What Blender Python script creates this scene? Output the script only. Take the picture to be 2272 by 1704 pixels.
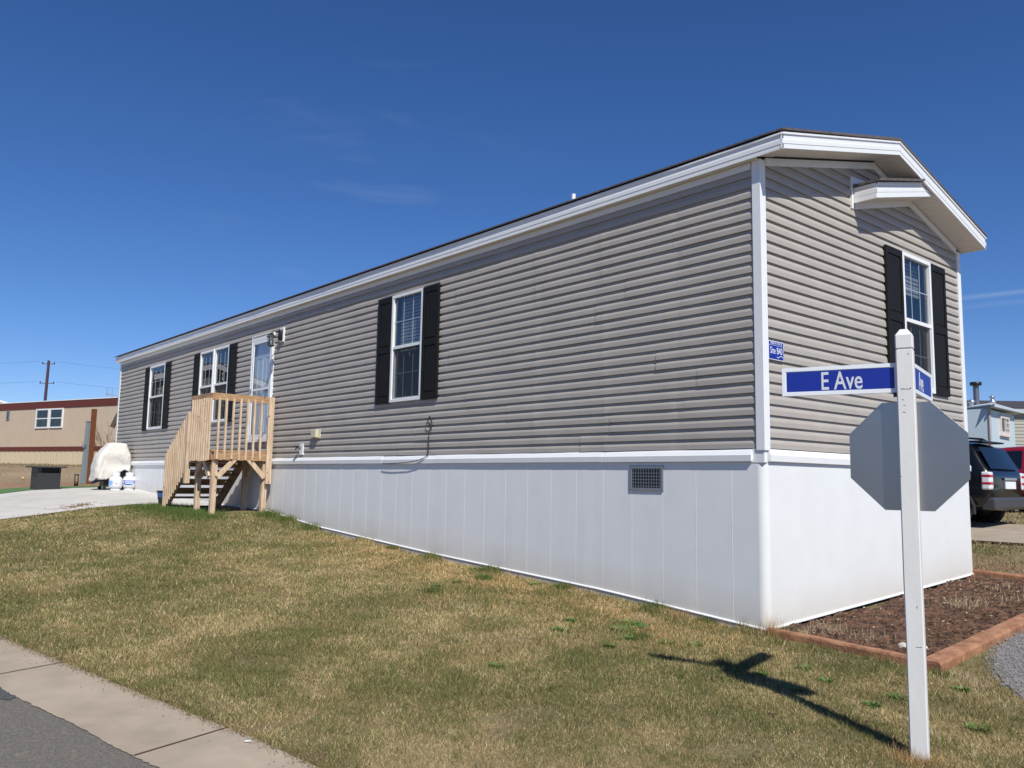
import bpy, math, random
import numpy as np
from mathutils import Vector, Matrix
rad = math.radians
random.seed(7); RNG = np.random.default_rng(11)
for o in list(bpy.data.objects): bpy.data.objects.remove(o, do_unlink=True)
SC = bpy.context.scene; COL = SC.collection

# ------------------------------------------------------------------ camera
CAM = Vector((4.1444, -6.5555, 1.2604))
PITCH, YAW, ROLL = rad(6.5834), rad(49.2765), rad(0.9418)
F = Vector((-math.sin(YAW)*math.cos(PITCH), math.cos(YAW)*math.cos(PITCH), math.sin(PITCH)))
R0 = Vector((math.cos(YAW), math.sin(YAW), 0)); U0 = R0.cross(F)
R1 = R0*math.cos(ROLL)+U0*math.sin(ROLL); U1 = -R0*math.sin(ROLL)+U0*math.cos(ROLL)
cd = bpy.data.cameras.new('camera'); cam = bpy.data.objects.new('camera', cd); COL.objects.link(cam)
cam.matrix_world = Matrix(((R1.x, U1.x, -F.x, CAM.x), (R1.y, U1.y, -F.y, CAM.y), (R1.z, U1.z, -F.z, CAM.z), (0, 0, 0, 1)))
cd.sensor_width = 36; cd.lens = 29.14; cd.clip_start = .05; cd.clip_end = 3000
SC.camera = cam

# ------------------------------------------------------------------ world, sun, exposure
SUN_TO = Vector((1.0, -0.43, 1.2)).normalized()
sun_el = math.asin(SUN_TO.z); sun_az = math.atan2(SUN_TO.x, SUN_TO.y)   # from +y clockwise
W = bpy.data.worlds.new("World"); SC.world = W; W.use_nodes = True
wn = W.node_tree; wn.nodes.clear(); L = wn.links.new
wo = wn.nodes.new('ShaderNodeOutputWorld'); bg = wn.nodes.new('ShaderNodeBackground'); sky = wn.nodes.new('ShaderNodeTexSky')
sky.sky_type = 'NISHITA'; sky.sun_disc = False; sky.sun_elevation = sun_el; sky.sun_rotation = sun_az
sky.altitude = 1900; sky.air_density = 1.0; sky.dust_density = 0.25; sky.ozone_density = 2.2
hs = wn.nodes.new('ShaderNodeHueSaturation'); hs.inputs['Saturation'].default_value = 1.15; hs.inputs['Value'].default_value = 1.0
tint = wn.nodes.new('ShaderNodeMixRGB'); tint.blend_type = 'MULTIPLY'; tint.inputs[0].default_value = 1; tint.inputs[2].default_value = (.79, .85, 1.055, 1)
L(sky.outputs[0], tint.inputs[1]); L(tint.outputs[0], hs.inputs['Color'])
# faint cirrus wisps and a thin contrail high in the sky (by direction)
tc = wn.nodes.new('ShaderNodeTexCoord')
mp = wn.nodes.new('ShaderNodeMapping'); mp.inputs['Scale'].default_value = (3, 3, 14); mp.inputs['Rotation'].default_value = (0, .1, .5)
nz = wn.nodes.new('ShaderNodeTexNoise'); nz.inputs['Scale'].default_value = 2.2; nz.inputs['Detail'].default_value = 7; nz.inputs['Distortion'].default_value = .5
L(tc.outputs['Generated'], mp.inputs[0]); L(mp.outputs[0], nz.inputs['Vector'])
cr = wn.nodes.new('ShaderNodeMapRange'); cr.inputs['From Min'].default_value = .55; cr.inputs['From Max'].default_value = .85; cr.inputs['To Max'].default_value = .03
L(nz.outputs['Fac'], cr.inputs['Value'])
def wdot(vec):
    n = wn.nodes.new('ShaderNodeVectorMath'); n.operation = 'DOT_PRODUCT'; n.inputs[1].default_value = vec
    L(tc.outputs['Generated'], n.inputs[0]); return n.outputs['Value']
def wmath(op, a, b=None, clamp=False):
    n = wn.nodes.new('ShaderNodeMath'); n.operation = op; n.use_clamp = clamp
    for i, x in enumerate((a, b)):
        if x is None: continue
        if isinstance(x, (int, float)): n.inputs[i].default_value = x
        else: L(x, n.inputs[i])
    return n.outputs[0]
def dirpx(u, v): return (F+R1*((u-1136)/1839.07)-U1*((v-852)/1839.07)).normalized()
def wpatch(u, v, cosr):     # soft mask round a direction
    d = wdot(dirpx(u, v)); n = wn.nodes.new('ShaderNodeMapRange'); n.inputs['From Min'].default_value = cosr; n.inputs['From Max'].default_value = 1; L(d, n.inputs['Value']); return n.outputs[0]
a0, a1 = dirpx(2110, 664), dirpx(2330, 640)
nrm = a0.cross(a1).normalized(); mid = dirpx(2290, 645)
dist = wmath('ABSOLUTE', wdot(nrm)); streak = wmath('SUBTRACT', 1, wmath('DIVIDE', dist, .0035), True)
b0, b1 = dirpx(2110, 684), dirpx(2272, 668); nrm2 = b0.cross(b1).normalized()
streak2 = wmath('MULTIPLY', wmath('SUBTRACT', 1, wmath('DIVIDE', wmath('ABSOLUTE', wdot(nrm2)), .004), True), .35)
near = wpatch(2330, 640, math.cos(.17))
con = wmath('MULTIPLY', wmath('MULTIPLY', wmath('ADD', streak, streak2), near), .15)
wisp = wmath('MULTIPLY', wmath('MULTIPLY', cr.outputs[0], wpatch(850, 460, math.cos(.22))), 2.6)
fac = wmath('ADD', con, wmath('ADD', wisp, 0.0), True)
mx = wn.nodes.new('ShaderNodeMixRGB'); L(fac, mx.inputs[0]); L(hs.outputs[0], mx.inputs[1]); mx.inputs[2].default_value = (7, 7.6, 8.4, 1)
L(mx.outputs[0], bg.inputs[0]); bg.inputs[1].default_value = 0.104; L(bg.outputs[0], wo.inputs[0])
sl = bpy.data.lights.new('sun', 'SUN'); sl.energy = 5.0; sl.angle = rad(.53); sl.color = (1, .965, .87)
so = bpy.data.objects.new('sun', sl); COL.objects.link(so); so.rotation_euler = SUN_TO.to_track_quat('Z', 'Y').to_euler(); so.location = (20, -20, 30)
SC.view_settings.view_transform = 'Standard'; SC.view_settings.look = 'None'; SC.view_settings.gamma = 1
SC.view_settings.exposure = 0.0
SC.render.engine = 'CYCLES'

# ------------------------------------------------------------------ terrain
WX=[-60,-45,-37,-33,-28,-25.4,-23.6,-20,-17.5,-16,-13.5,-12,-10.2,-8.2,-5.2,-3.5,-1.95,0,2,4,12]
WZ=[1.7,1.63,1.6,1.38,1.08,.92,.87,.86,.83,.74,.67,.645,.61,.40,.225,.145,.075,-.06,-.115,-.19,-.3]
CX=[-60,-45,-30,-20,-13,-3,0,4,12]; CZ=[1.5,1.3,.8,.5,.18,-.05,-.1,-.32,-.6]
def H(x, y):
    x = np.asarray(x, float); y = np.asarray(y, float)
    w = np.interp(x, WX, WZ); c = np.interp(x, CX, CZ); yc = np.minimum(-4.6+.166*x, -2.5)
    t = np.clip(y/yc, 0, 1)**1.4
    neg = w+(c-w)*t-.012*np.clip(yc-y, 0, 15)
    kx = np.clip((x+22)/7, 0, 1); k = 1-kx*np.clip((y-4.5)/4, 0, 1)
    return np.where(y < 0, neg, w*k+.045*np.clip(y, 0, 14)*kx+.03*np.clip(y, 0, 2.2)*np.clip(x/1.4, 0, 1)*np.clip((9-y)/3, 0, 1))
def h(x, y): return float(H(x, y))
def yc(x): return -4.6+.166*x
# smooth 2-D value noise in numpy, for uneven ground and patchy lawn
_perm = RNG.random((256, 256))
def vnoise(x, y, s):
    x = np.asarray(x, float)/s+100; y = np.asarray(y, float)/s+100
    xi = np.floor(x).astype(int); yi = np.floor(y).astype(int); fx = x-xi; fy = y-yi
    fx = fx*fx*(3-2*fx); fy = fy*fy*(3-2*fy)
    g = lambda a, b: _perm[a % 256, b % 256]
    return (g(xi, yi)*(1-fx)+g(xi+1, yi)*fx)*(1-fy)+(g(xi, yi+1)*(1-fx)+g(xi+1, yi+1)*fx)*fy
def fbm(x, y, s, n=4):
    v = 0; a = .5; t = 0
    for i in range(n): v = v+a*vnoise(x+17*i, y-9*i, s/2**i); t += a; a *= .55
    return v/t

# ------------------------------------------------------------------ materials
MATS = {}
def mat(name, color, rough=.6, metal=0, vary=0, scale=8, bump=0, bscale=60, color2=None, stretch=None, attr=None, spec=.5, coat=0, ramp=(.35, .65), knots=0):
    m = bpy.data.materials.new(name); m.use_nodes = True; nt = m.node_tree; b = nt.nodes['Principled BSDF']
    b.inputs['Roughness'].default_value = rough; b.inputs['Metallic'].default_value = metal
    b.inputs['Specular IOR Level'].default_value = spec; b.inputs['Coat Weight'].default_value = coat
    b.inputs['Base Color'].default_value = (*color, 1)
    tcn = nt.nodes.new('ShaderNodeNewGeometry'); src = tcn.outputs['Position']
    if stretch:
        mpn = nt.nodes.new('ShaderNodeMapping'); mpn.inputs['Scale'].default_value = stretch; nt.links.new(src, mpn.inputs[0]); src = mpn.outputs[0]
    base = None
    if attr:
        an = nt.nodes.new('ShaderNodeAttribute'); an.attribute_name = attr; base = an.outputs['Color']
    if vary or color2:
        n = nt.nodes.new('ShaderNodeTexNoise'); n.inputs['Scale'].default_value = scale; n.inputs['Detail'].default_value = 6; nt.links.new(src, n.inputs['Vector'])
        if color2:
            r = nt.nodes.new('ShaderNodeValToRGB'); r.color_ramp.elements[0].position = ramp[0]; r.color_ramp.elements[1].position = ramp[1]
            r.color_ramp.elements[0].color = (*color, 1); r.color_ramp.elements[1].color = (*color2, 1)
            nt.links.new(n.outputs['Fac'], r.inputs[0]); base = r.outputs[0]
        if vary:
            mr = nt.nodes.new('ShaderNodeMapRange'); mr.inputs['From Min'].default_value = .3; mr.inputs['From Max'].default_value = .7
            mr.inputs['To Min'].default_value = 1-vary; mr.inputs['To Max'].default_value = 1+vary
            n2 = nt.nodes.new('ShaderNodeTexNoise'); n2.inputs['Scale'].default_value = scale*3.1; n2.inputs['Detail'].default_value = 8; nt.links.new(src, n2.inputs['Vector'])
            nt.links.new(n2.outputs['Fac'], mr.inputs['Value'])
            mm = nt.nodes.new('ShaderNodeVectorMath'); mm.operation = 'SCALE'
            if base is not None: nt.links.new(base, mm.inputs[0])
            else: mm.inputs[0].default_value = color
            nt.links.new(mr.outputs[0], mm.inputs['Scale']); base = mm.outputs[0]
    if knots and base is not None:
        vo_ = nt.nodes.new('ShaderNodeTexVoronoi'); vo_.inputs['Scale'].default_value = knots; gp = nt.nodes.new('ShaderNodeNewGeometry'); nt.links.new(gp.outputs['Position'], vo_.inputs['Vector'])
        kr = nt.nodes.new('ShaderNodeMapRange'); kr.inputs['From Min'].default_value = .13; kr.inputs['From Max'].default_value = .05; nt.links.new(vo_.outputs['Distance'], kr.inputs['Value'])
        km = nt.nodes.new('ShaderNodeMixRGB'); nt.links.new(kr.outputs[0], km.inputs[0]); nt.links.new(base, km.inputs[1]); km.inputs[2].default_value = (.13, .06, .025, 1); base = km.outputs[0]
    if base is not None: nt.links.new(base, b.inputs['Base Color'])
    if bump:
        nb = nt.nodes.new('ShaderNodeTexNoise'); nb.inputs['Scale'].default_value = bscale; nb.inputs['Detail'].default_value = 6; nt.links.new(src, nb.inputs['Vector'])
        bn = nt.nodes.new('ShaderNodeBump'); bn.inputs['Strength'].default_value = min(1, bump); bn.inputs['Distance'].default_value = .01
        nt.links.new(nb.outputs['Fac'], bn.inputs['Height']); nt.links.new(bn.outputs[0], b.inputs['Normal'])
    MATS[name] = m; return m
def glass_mat(name, tint=(.82, .86, .88), ior=1.85, rough=.01):
    m = bpy.data.materials.new(name); m.use_nodes = True; nt = m.node_tree; nt.nodes.clear()
    o = nt.nodes.new('ShaderNodeOutputMaterial'); mixs = nt.nodes.new('ShaderNodeMixShader')
    gf = nt.nodes.new('ShaderNodeNewGeometry'); dp = nt.nodes.new('ShaderNodeVectorMath'); dp.operation = 'DOT_PRODUCT'; nt.links.new(gf.outputs['Normal'], dp.inputs[0]); nt.links.new(gf.outputs['Incoming'], dp.inputs[1])
    def mth(op, a, b_):
        q = nt.nodes.new('ShaderNodeMath'); q.operation = op
        for i_, z_ in enumerate((a, b_)):
            if z_ is None: continue
            if isinstance(z_, (int, float)): q.inputs[i_].default_value = z_
            else: nt.links.new(z_, q.inputs[i_])
        return q.outputs[0]
    f0 = 2*((ior-1)/(ior+1))**2; fz = mth('ADD', mth('MULTIPLY', mth('POWER', mth('SUBTRACT', 1, mth('ABSOLUTE', dp.outputs['Value'], None)), 5), 1-f0), f0)
    tr = nt.nodes.new('ShaderNodeBsdfTransparent'); tr.inputs[0].default_value = (*tint, 1); gl = nt.nodes.new('ShaderNodeBsdfGlossy'); gl.inputs['Roughness'].default_value = rough
    nb = nt.nodes.new('ShaderNodeTexNoise'); nb.inputs['Scale'].default_value = 2.5; bn = nt.nodes.new('ShaderNodeBump'); bn.inputs['Strength'].default_value = .02; bn.inputs['Distance'].default_value = .01
    ge = nt.nodes.new('ShaderNodeNewGeometry'); nt.links.new(ge.outputs['Position'], nb.inputs['Vector']); nt.links.new(nb.outputs['Fac'], bn.inputs['Height']); nt.links.new(bn.outputs[0], gl.inputs['Normal'])
    nt.links.new(fz, mixs.inputs[0]); nt.links.new(tr.outputs[0], mixs.inputs[1]); nt.links.new(gl.outputs[0], mixs.inputs[2]); nt.links.new(mixs.outputs[0], o.inputs[0])
    MATS[name] = m; return m
def screen_mat(name):
    m = bpy.data.materials.new(name); m.use_nodes = True; nt = m.node_tree; nt.nodes.clear()
    o = nt.nodes.new('ShaderNodeOutputMaterial'); mixs = nt.nodes.new('ShaderNodeMixShader'); mixs.inputs[0].default_value = .5
    tr = nt.nodes.new('ShaderNodeBsdfTransparent'); df = nt.nodes.new('ShaderNodeBsdfDiffuse'); df.inputs[0].default_value = (.035, .037, .042, 1)
    nt.links.new(tr.outputs[0], mixs.inputs[1]); nt.links.new(df.outputs[0], mixs.inputs[2]); nt.links.new(mixs.outputs[0], o.inputs[0]); MATS[name] = m; return m

M_SIDING = mat('siding vinyl', (.405, .37, .332), .5, vary=.05, scale=1.1, bump=.12, bscale=220)
M_WHITE = mat('white vinyl trim', (.80, .81, .82), .42, vary=.02, scale=2)
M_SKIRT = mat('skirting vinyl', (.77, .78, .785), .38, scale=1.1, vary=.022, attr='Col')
M_SKIRTP = mat('skirting vinyl plain', (.77, .78, .785), .38)
M_TRACK = mat('skirt track', (.36, .34, .34), .6, vary=.1)
M_SOFFIT = mat('soffit vinyl', (.74, .70, .63), .6, vary=.03)
M_SHINGLE = mat('roof shingle', (.11, .095, .098), .95, vary=.35, scale=12, bump=.8, bscale=90)
M_SHUT = mat('shutter charcoal', (.011, .0105, .0095), .6, vary=.12, scale=3, bump=.12, bscale=200, spec=.2)
M_DARK = mat('dark room', (.012, .013, .016), .9)
M_BLIND = mat('blind slat', (.30, .31, .33), .6)
M_GLASS = glass_mat('window glass'); M_SCREEN = screen_mat('insect screen')
M_DOOR = mat('door paint', (.72, .75, .80), .45, vary=.02)
M_WOOD = mat('pine lumber', (.68, .53, .39), .72, color2=(.50, .35, .22), vary=.14, scale=5, stretch=(6, 6, .6), bump=.35, bscale=60, knots=6)
M_WOODH = mat('pine board', (.50, .32, .18), .72, color2=(.30, .16, .075), vary=.16, scale=5, stretch=(.7, .7, 7), bump=.35, bscale=60, knots=5)
M_METAL = mat('galvanized metal', (.42, .44, .47), .38, metal=.85, vary=.08, scale=6)
M_BLACK = mat('black metal', (.015, .016, .018), .4)
M_CABLE = mat('cable rubber', (.02, .02, .022), .5)
M_POST = mat('painted post', (.72, .71, .69), .55, vary=.03, scale=6, bump=.1, bscale=90, stretch=(1, 1, .25))
M_GRID = mat('window grid', (.33, .38, .45), .5)
M_BLUE = mat('sign blue', (.006, .026, .29), .45, vary=.04)
M_SHEET = mat('sign film white', (.80, .82, .86), .4)
M_LETTER = mat('sign letters', (.62, .66, .70), .5)
M_ALU = mat('sign aluminium', (.40, .38, .37), .30, metal=.95, vary=.03, scale=2, bump=.04, bscale=300)
M_TIMBER = mat('redwood timber', (.39, .195, .105), .8, color2=(.26, .115, .058), vary=.22, scale=7, stretch=(1, 1, 1), bump=.6, bscale=50)
M_CONC = mat('concrete pale', (.58, .55, .51), .9, color2=(.49, .465, .43), vary=.06, scale=.8, bump=.3, bscale=120)
M_CURB = mat('concrete tan', (.40, .325, .25), .9, color2=(.355, .285, .215), vary=.10, scale=1.6, bump=.4, bscale=160)
M_ASPH = mat('asphalt', (.145, .132, .122), .95, color2=(.20, .165, .125), vary=.45, scale=45, bump=.8, bscale=180, ramp=(.48, .62))
M_DKROAD = mat('dark road patch', (.075, .075, .08), .9, vary=.3, scale=20, bump=.5)
M_GROUND = mat('soil and thatch', (.3, .2, .1), .97, attr='Col', vary=.35, scale=18, bump=1, bscale=70)
M_GRASS = mat('grass blades', (.3, .25, .1), .8, attr='Col', spec=.15)
M_MULCH = mat('bark soil', (.040, .018, .010), .97, color2=(.16, .082, .046), vary=.45, scale=9, bump=1, bscale=45)
M_CHIP = mat('bark chips', (.1, .05, .03), .9, attr='Col')
M_GRAVEL = mat('gravel', (.16, .15, .155), .95, color2=(.26, .235, .225), vary=.5, scale=30, bump=1, bscale=60)
M_LEAF = mat('weed leaf', (.09, .18, .03), .6, vary=.3, scale=30)
M_TAN = mat('tan metal siding', (.56, .45, .34), .6, vary=.03, scale=1)
M_RUST = mat('rust red band', (.13, .030, .020), .6, vary=.08)
M_CANVAS = mat('canvas cover', (.62, .595, .55), .85, vary=.05, scale=4, bump=.3, bscale=25)
M_TURF = mat('green turf', (.085, .17, .05), .9, vary=.2, scale=14)
M_ROCK = mat('pale rock', (.55, .50, .44), .85, vary=.1, bump=.5)
M_STAIN = mat('dry plant litter', (.22, .13, .08), .95, vary=.3)

# ------------------------------------------------------------------ mesh helpers
class MB:
    def __init__(s): s.v = []; s.f = []; s.smooth = []
    def add(s, verts, faces, sm=False):
        n = len(s.v); s.v += [tuple(v) for v in verts]; s.f += [tuple(i+n for i in f) for f in faces]; s.smooth += [sm]*len(faces)
    def box(s, x0, x1, y0, y1, z0, z1, M=None):
        vs = [(x, y, z) for x in (x0, x1) for y in (y0, y1) for z in (z0, z1)]
        if M is not None: vs = [M @ Vector(v) for v in vs]
        s.add(vs, [(0, 1, 3, 2), (4, 6, 7, 5), (0, 4, 5, 1), (2, 3, 7, 6), (0, 2, 6, 4), (1, 5, 7, 3)])
    def bar(s, a, b, w, t, up=(0, 0, 1)):   # box from a to b, w wide (sideways), t thick (along up-ish)
        a, b = Vector(a), Vector(b); d = b-a; ln = d.length; d.normalize(); sx = d.cross(Vector(up))
        if sx.length < 1e-4: sx = d.cross(Vector((1, 0, 0)))
        sx.normalize(); uz = sx.cross(d)
        vs = [p+sx*i*w/2+uz*j*t/2 for p in (a, b) for i in (-1, 1) for j in (-1, 1)]
        s.add(vs, [(0, 1, 3, 2), (4, 6, 7, 5), (0, 4, 5, 1), (2, 3, 7, 6), (0, 2, 6, 4), (1, 5, 7, 3)])
    def tube(s, pts, r, n=10, cap=True):
        pts = [Vector(p) for p in pts]; m = len(pts); rr = r if isinstance(r, (list, tuple)) else [r]*m; vs = []; ref = Vector((0, 0, 1))
        for i, p in enumerate(pts):
            d = (pts[min(i+1, m-1)]-pts[max(i-1, 0)]).normalized()
            if abs(d.dot(ref)) > .95: ref = Vector((1, 0, 0)) if abs(d.x) < .9 else Vector((0, 1, 0))
            a = d.cross(ref).normalized(); b = d.cross(a); ref = ref if abs(d.dot(ref)) < .9 else b
            vs += [p+(a*math.cos(2*math.pi*k/n)+b*math.sin(2*math.pi*k/n))*rr[i] for k in range(n)]
        fs = [(i*n+k, i*n+(k+1) % n, (i+1)*n+(k+1) % n, (i+1)*n+k) for i in range(m-1) for k in range(n)]
        s.add(vs, fs, True)
        if cap: s.add([vs[k] for k in range(n)], [tuple(range(n))[::-1]]); s.add([vs[(m-1)*n+k] for k in range(n)], [tuple(range(n))])
    def lathe(s, prof, c=(0, 0, 0), n=24, sm=True):
        vs = [(c[0]+r*math.cos(2*math.pi*k/n), c[1]+r*math.sin(2*math.pi*k/n), c[2]+z) for r, z in prof for k in range(n)]
        s.add(vs, [(i*n+k, i*n+(k+1) % n, (i+1)*n+(k+1) % n, (i+1)*n+k) for i in range(len(prof)-1) for k in range(n)], sm)
    def poly(s, pts, thick):      # prism: polygon pts extruded by vector thick
        n = len(pts); t = Vector(thick); p = [Vector(q) for q in pts]
        s.add(p+[q+t for q in p], [tuple(range(n)), tuple(range(n, 2*n))[::-1]]+[(i, (i+1) % n, n+(i+1) % n, n+i) for i in range(n)])
    def build(s, name, m, parent=None, bevel=0):
        me = bpy.data.meshes.new(name); me.from_pydata(s.v, [], s.f); me.polygons.foreach_set('use_smooth', s.smooth); me.update()
        o = bpy.data.objects.new(name, me); COL.objects.link(o); me.materials.append(m)
        import bmesh
        bmx = bmesh.new(); bmx.from_mesh(me); bmesh.ops.recalc_face_normals(bmx, faces=bmx.faces); bmx.to_mesh(me); bmx.free()
        if parent is not None:
            o.parent = parent
            if parent.parent is None: o.matrix_parent_inverse = Matrix.Translation(-parent.location)
        if bevel:
            b = o.modifiers.new('bevel', 'BEVEL'); b.width = bevel; b.segments = 2; b.limit_method = 'ANGLE'; b.angle_limit = rad(40)
        return o
def tag(o, label=None, cat=None, group=None, kind=None):
    for k, v in (('label', label), ('category', cat), ('group', group), ('kind', kind)):
        if v: o[k] = v
    return o
def empty(name, loc, label, cat, group=None):
    o = bpy.data.objects.new(name, None); COL.objects.link(o); o.location = loc; o.empty_display_size = .2
    return tag(o, label, cat, group)
def text(name, s, size, M, m, parent, sx=1, ext=.0015, align='CENTER', off=0):
    c = bpy.data.curves.new(name, 'FONT'); c.body = s; c.size = size; c.extrude = ext; c.align_x = align; c.align_y = 'CENTER'; c.offset = off
    t = bpy.data.objects.new('tmp', c); COL.objects.link(t); dg = bpy.context.evaluated_depsgraph_get(); dg.update()
    me = bpy.data.meshes.new_from_object(t.evaluated_get(dg)); bpy.data.objects.remove(t)
    me.transform(M @ Matrix.Diagonal((sx, 1, 1, 1))); me.materials.clear(); me.materials.append(m)
    o = bpy.data.objects.new(name, me); COL.objects.link(o); o.parent = parent
    if parent.parent is None: o.matrix_parent_inverse = Matrix.Translation(-parent.location)
    return o
def frameM(O, X, N):            # local (a, b, n) -> O + a X + b Z + n N
    X = Vector(X).normalized(); N = Vector(N).normalized(); Z = N.cross(X).normalized() if False else Vector((0, 0, 1))
    return Matrix(((X.x, Z.x, N.x, O[0]), (X.y, Z.y, N.y, O[1]), (X.z, Z.z, N.z, O[2]), (0, 0, 0, 1)))
def sheet(name, xs_ys, off, m, kind='structure'):
    """strip sheet following the terrain: list of rows, each row a list of (x,y)"""
    vs = []; rows = len(xs_ys); cols = len(xs_ys[0])
    for r in xs_ys:
        for x, y in r: vs.append((x, y, h(x, y)+off))
    fs = [(i*cols+j, i*cols+j+1, (i+1)*cols+j+1, (i+1)*cols+j) for i in range(rows-1) for j in range(cols-1)]
    b = MB(); b.add(vs, fs, True); o = b.build(name, m)
    if kind: o['kind'] = kind
    return o
# ================================================================== GROUND
def ground_mesh():
    xs = np.unique(np.concatenate([np.arange(-90, -24, 1.5), np.arange(-24, -14, .5), np.arange(-14, 5.01, .1), np.arange(5, 30, 1.5), [400, -400, -150, 60, 120]]))
    ys = np.unique(np.concatenate([np.arange(-30, -7.5, 1.5), np.arange(-7.5, 1.2, .1), np.arange(1.2, 24, .4), np.arange(24, 60, 3), [-400, -150, -60, 90, 150, 400]]))
    X, Y = np.meshgrid(xs, ys); Z = H(X, Y)
    lawn = (X > -13.5) & (Y < 0)
    Z = Z+np.where(lawn, (fbm(X, Y, .9)-.5)*.03, (fbm(X, Y, 2)-.5)*.05)
    onroad = Y < yc(X)+.02; Z = np.where(onroad, H(X, Y)-.04, Z)
    drive = (X < -12.2) & (X > -22) & (Y < 2); Z = np.where(drive, Z-.045, Z)
    pave = (Y > 7.8) & (Y < 12.4) & (X > -20); Z = np.where(pave, Z-.04, Z)
    house = (X < -.15) & (X > -19.9) & (Y > .12) & (Y < 4.4); Z = np.where(house, Z-.05, Z)
    c = ground_col(X, Y)
    n, m = X.shape; V = np.stack([X.ravel(), Y.ravel(), Z.ravel()], 1)
    i = np.arange(n-1)[:, None]*m+np.arange(m-1)[None]; Fq = np.stack([i, i+1, i+m+1, i+m], -1).reshape(-1, 4)
    me = bpy.data.meshes.new('ground'); me.vertices.add(len(V)); me.vertices.foreach_set('co', V.ravel().astype(np.float32))
    me.loops.add(Fq.size); me.loops.foreach_set('vertex_index', Fq.ravel().astype(np.int32))
    me.polygons.add(len(Fq)); me.polygons.foreach_set('loop_start', (np.arange(len(Fq))*4).astype(np.int32)); me.polygons.foreach_set('loop_total', np.full(len(Fq), 4, np.int32))
    me.update(); me.validate(); me.polygons.foreach_set('use_smooth', np.ones(len(Fq), bool))
    a = me.color_attributes.new('Col', 'FLOAT_COLOR', 'POINT'); a.data.foreach_set('color', np.concatenate([c.reshape(-1, 3), np.ones((len(V), 1))], 1).ravel().astype(np.float32))
    me.materials.append(M_GROUND); o = bpy.data.objects.new('ground', me); COL.objects.link(o); o['kind'] = 'structure'
def lerp3(a, b, t): return np.asarray(a)*(1-t[..., None])+np.asarray(b)*t[..., None]
def green_amount(X, Y):
    g = np.clip((fbm(X, Y, 1.0)-.47)*4, 0, 1)*.62
    g = np.maximum(g, np.clip(1-np.hypot(X-1.75, Y+2.15)/.75, 0, 1)*.55)
    g = np.maximum(g, np.clip(1-np.hypot((X-1.2)/1.1, (Y+2.1)/.5), 0, 1)*.75)
    g = np.maximum(g, np.clip(1-np.hypot((X+11.2)/2.6, (Y+1.5)/.75), 0, 1)*1.6)
    g = np.maximum(g, np.clip(1-np.hypot((X+8.8)/1.6, (Y+.2)/.35), 0, 1)*1.2)
    g = np.maximum(g, np.clip((Y-yc(X))*-2+1, 0, 1)*np.clip((fbm(X+5, Y, .8)-.35)*3, 0, 1)*.8)
    g = np.maximum(g, np.clip(-(X+9)/5, 0, 1)*.35*np.clip((fbm(X+3, Y, .7)-.3)*3, 0, 1))
    dry = np.clip(1-np.abs(Y+.6)/.9, 0, 1)*np.clip((X+8)/2, 0, 1)*np.clip(.8-X, 0, 1)   # worn band along the skirting
    return np.clip(g*(1-.8*dry), 0, 1)
def ground_col(X, Y):
    t = np.clip(fbm(X, Y, .35)*1.5-.25, 0, 1)
    soil = lerp3((.16, .115, .06), (.27, .20, .105), t)
    g = green_amount(X, Y); lawnc = soil*(1-g[..., None]*.6)+np.array((.055, .068, .024))*g[..., None]*.6
    edge = np.clip(1-(Y-yc(X))/.22, 0, 1)*np.clip(fbm(X, Y, .3)*2-.6, 0, 1)
    lawnc = lawnc*(1-edge[..., None])+np.array((.13, .07, .04))*edge[..., None]
    dirt = lerp3((.27, .185, .11), (.34, .25, .16), np.clip(fbm(X, Y, 3)*2-.5, 0, 1))
    red_ = np.clip(1-np.abs(X+23.6)/2.6, 0, 1); dirt = dirt*(1-red_[..., None]*.7)+np.array((.29, .125, .06))*red_[..., None]*.7
    dg = np.clip((fbm(X+40, Y, 2.2)-.45)*4, 0, 1)*.5*(1-red_)
    dirt = dirt*(1-dg[..., None])+np.array((.15, .125, .06))*dg[..., None]
    back = lerp3((.20, .15, .075), (.13, .12, .045), np.clip((fbm(X, Y, 1.2)-.4)*4, 0, 1))
    red = np.clip(1-np.abs(Y-5.6)/1.1, 0, 1)*np.clip(fbm(X+9, Y, .8)*2-.4, 0, 1)
    back = back*(1-red[..., None])+np.array((.20, .105, .065))*red[..., None]
    far = (X < -21)[..., None]; bk = (Y > .3)[..., None]&(X > -21)[..., None]
    far_strip = np.clip(1-np.abs(X+36)/2.2, 0, 1)[..., None]*.6
    dirt = dirt*(1-far_strip)+np.array((.13, .12, .055))*far_strip
    return np.where(far, dirt, np.where(bk, back, lawnc))
ground_mesh()

def lin(a, b, n): return [a+(b-a)*i/(n-1) for i in range(n)]
# road, curb pan
xs = lin(-70, 16, 130)
sheet('road', [[(x, yc(x)-.50-d+(.012*math.sin(x*9)+.01*math.sin(x*23.7) if False else 0)) for d in (12, 6, 2, -.08)] for x in xs], -.003, M_ASPH)
xc = lin(-70, -9, 40)+lin(-8.95, 3, 400)+lin(3.2, 16, 12); rq = random.Random(1)
sheet('curb', [[(x, yc(x)-.54+(.54)*t+(rq.uniform(-.006, .006)+.006*math.sin(x*5.1) if t == 0 else 0)) for t in (0, .33, .66, 1)] for x in xc], .002, M_CURB)
b = MB()     # joints of the curb
for k in range(-8, 4):
    x0 = -.36+2.05*k; y0 = yc(x0)
    p = [(x0-.006, y0), (x0+.006, y0), (x0+.14+.006, y0-.52), (x0+.14-.006, y0-.52)]
    b.add([(x, y, h(x, y)+.0065) for x, y in p], [(0, 1, 2, 3)])
tag(b.build('curb_joint', mat('joint dirt', (.10, .06, .04), .95)), kind='structure')
b = MB()
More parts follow.
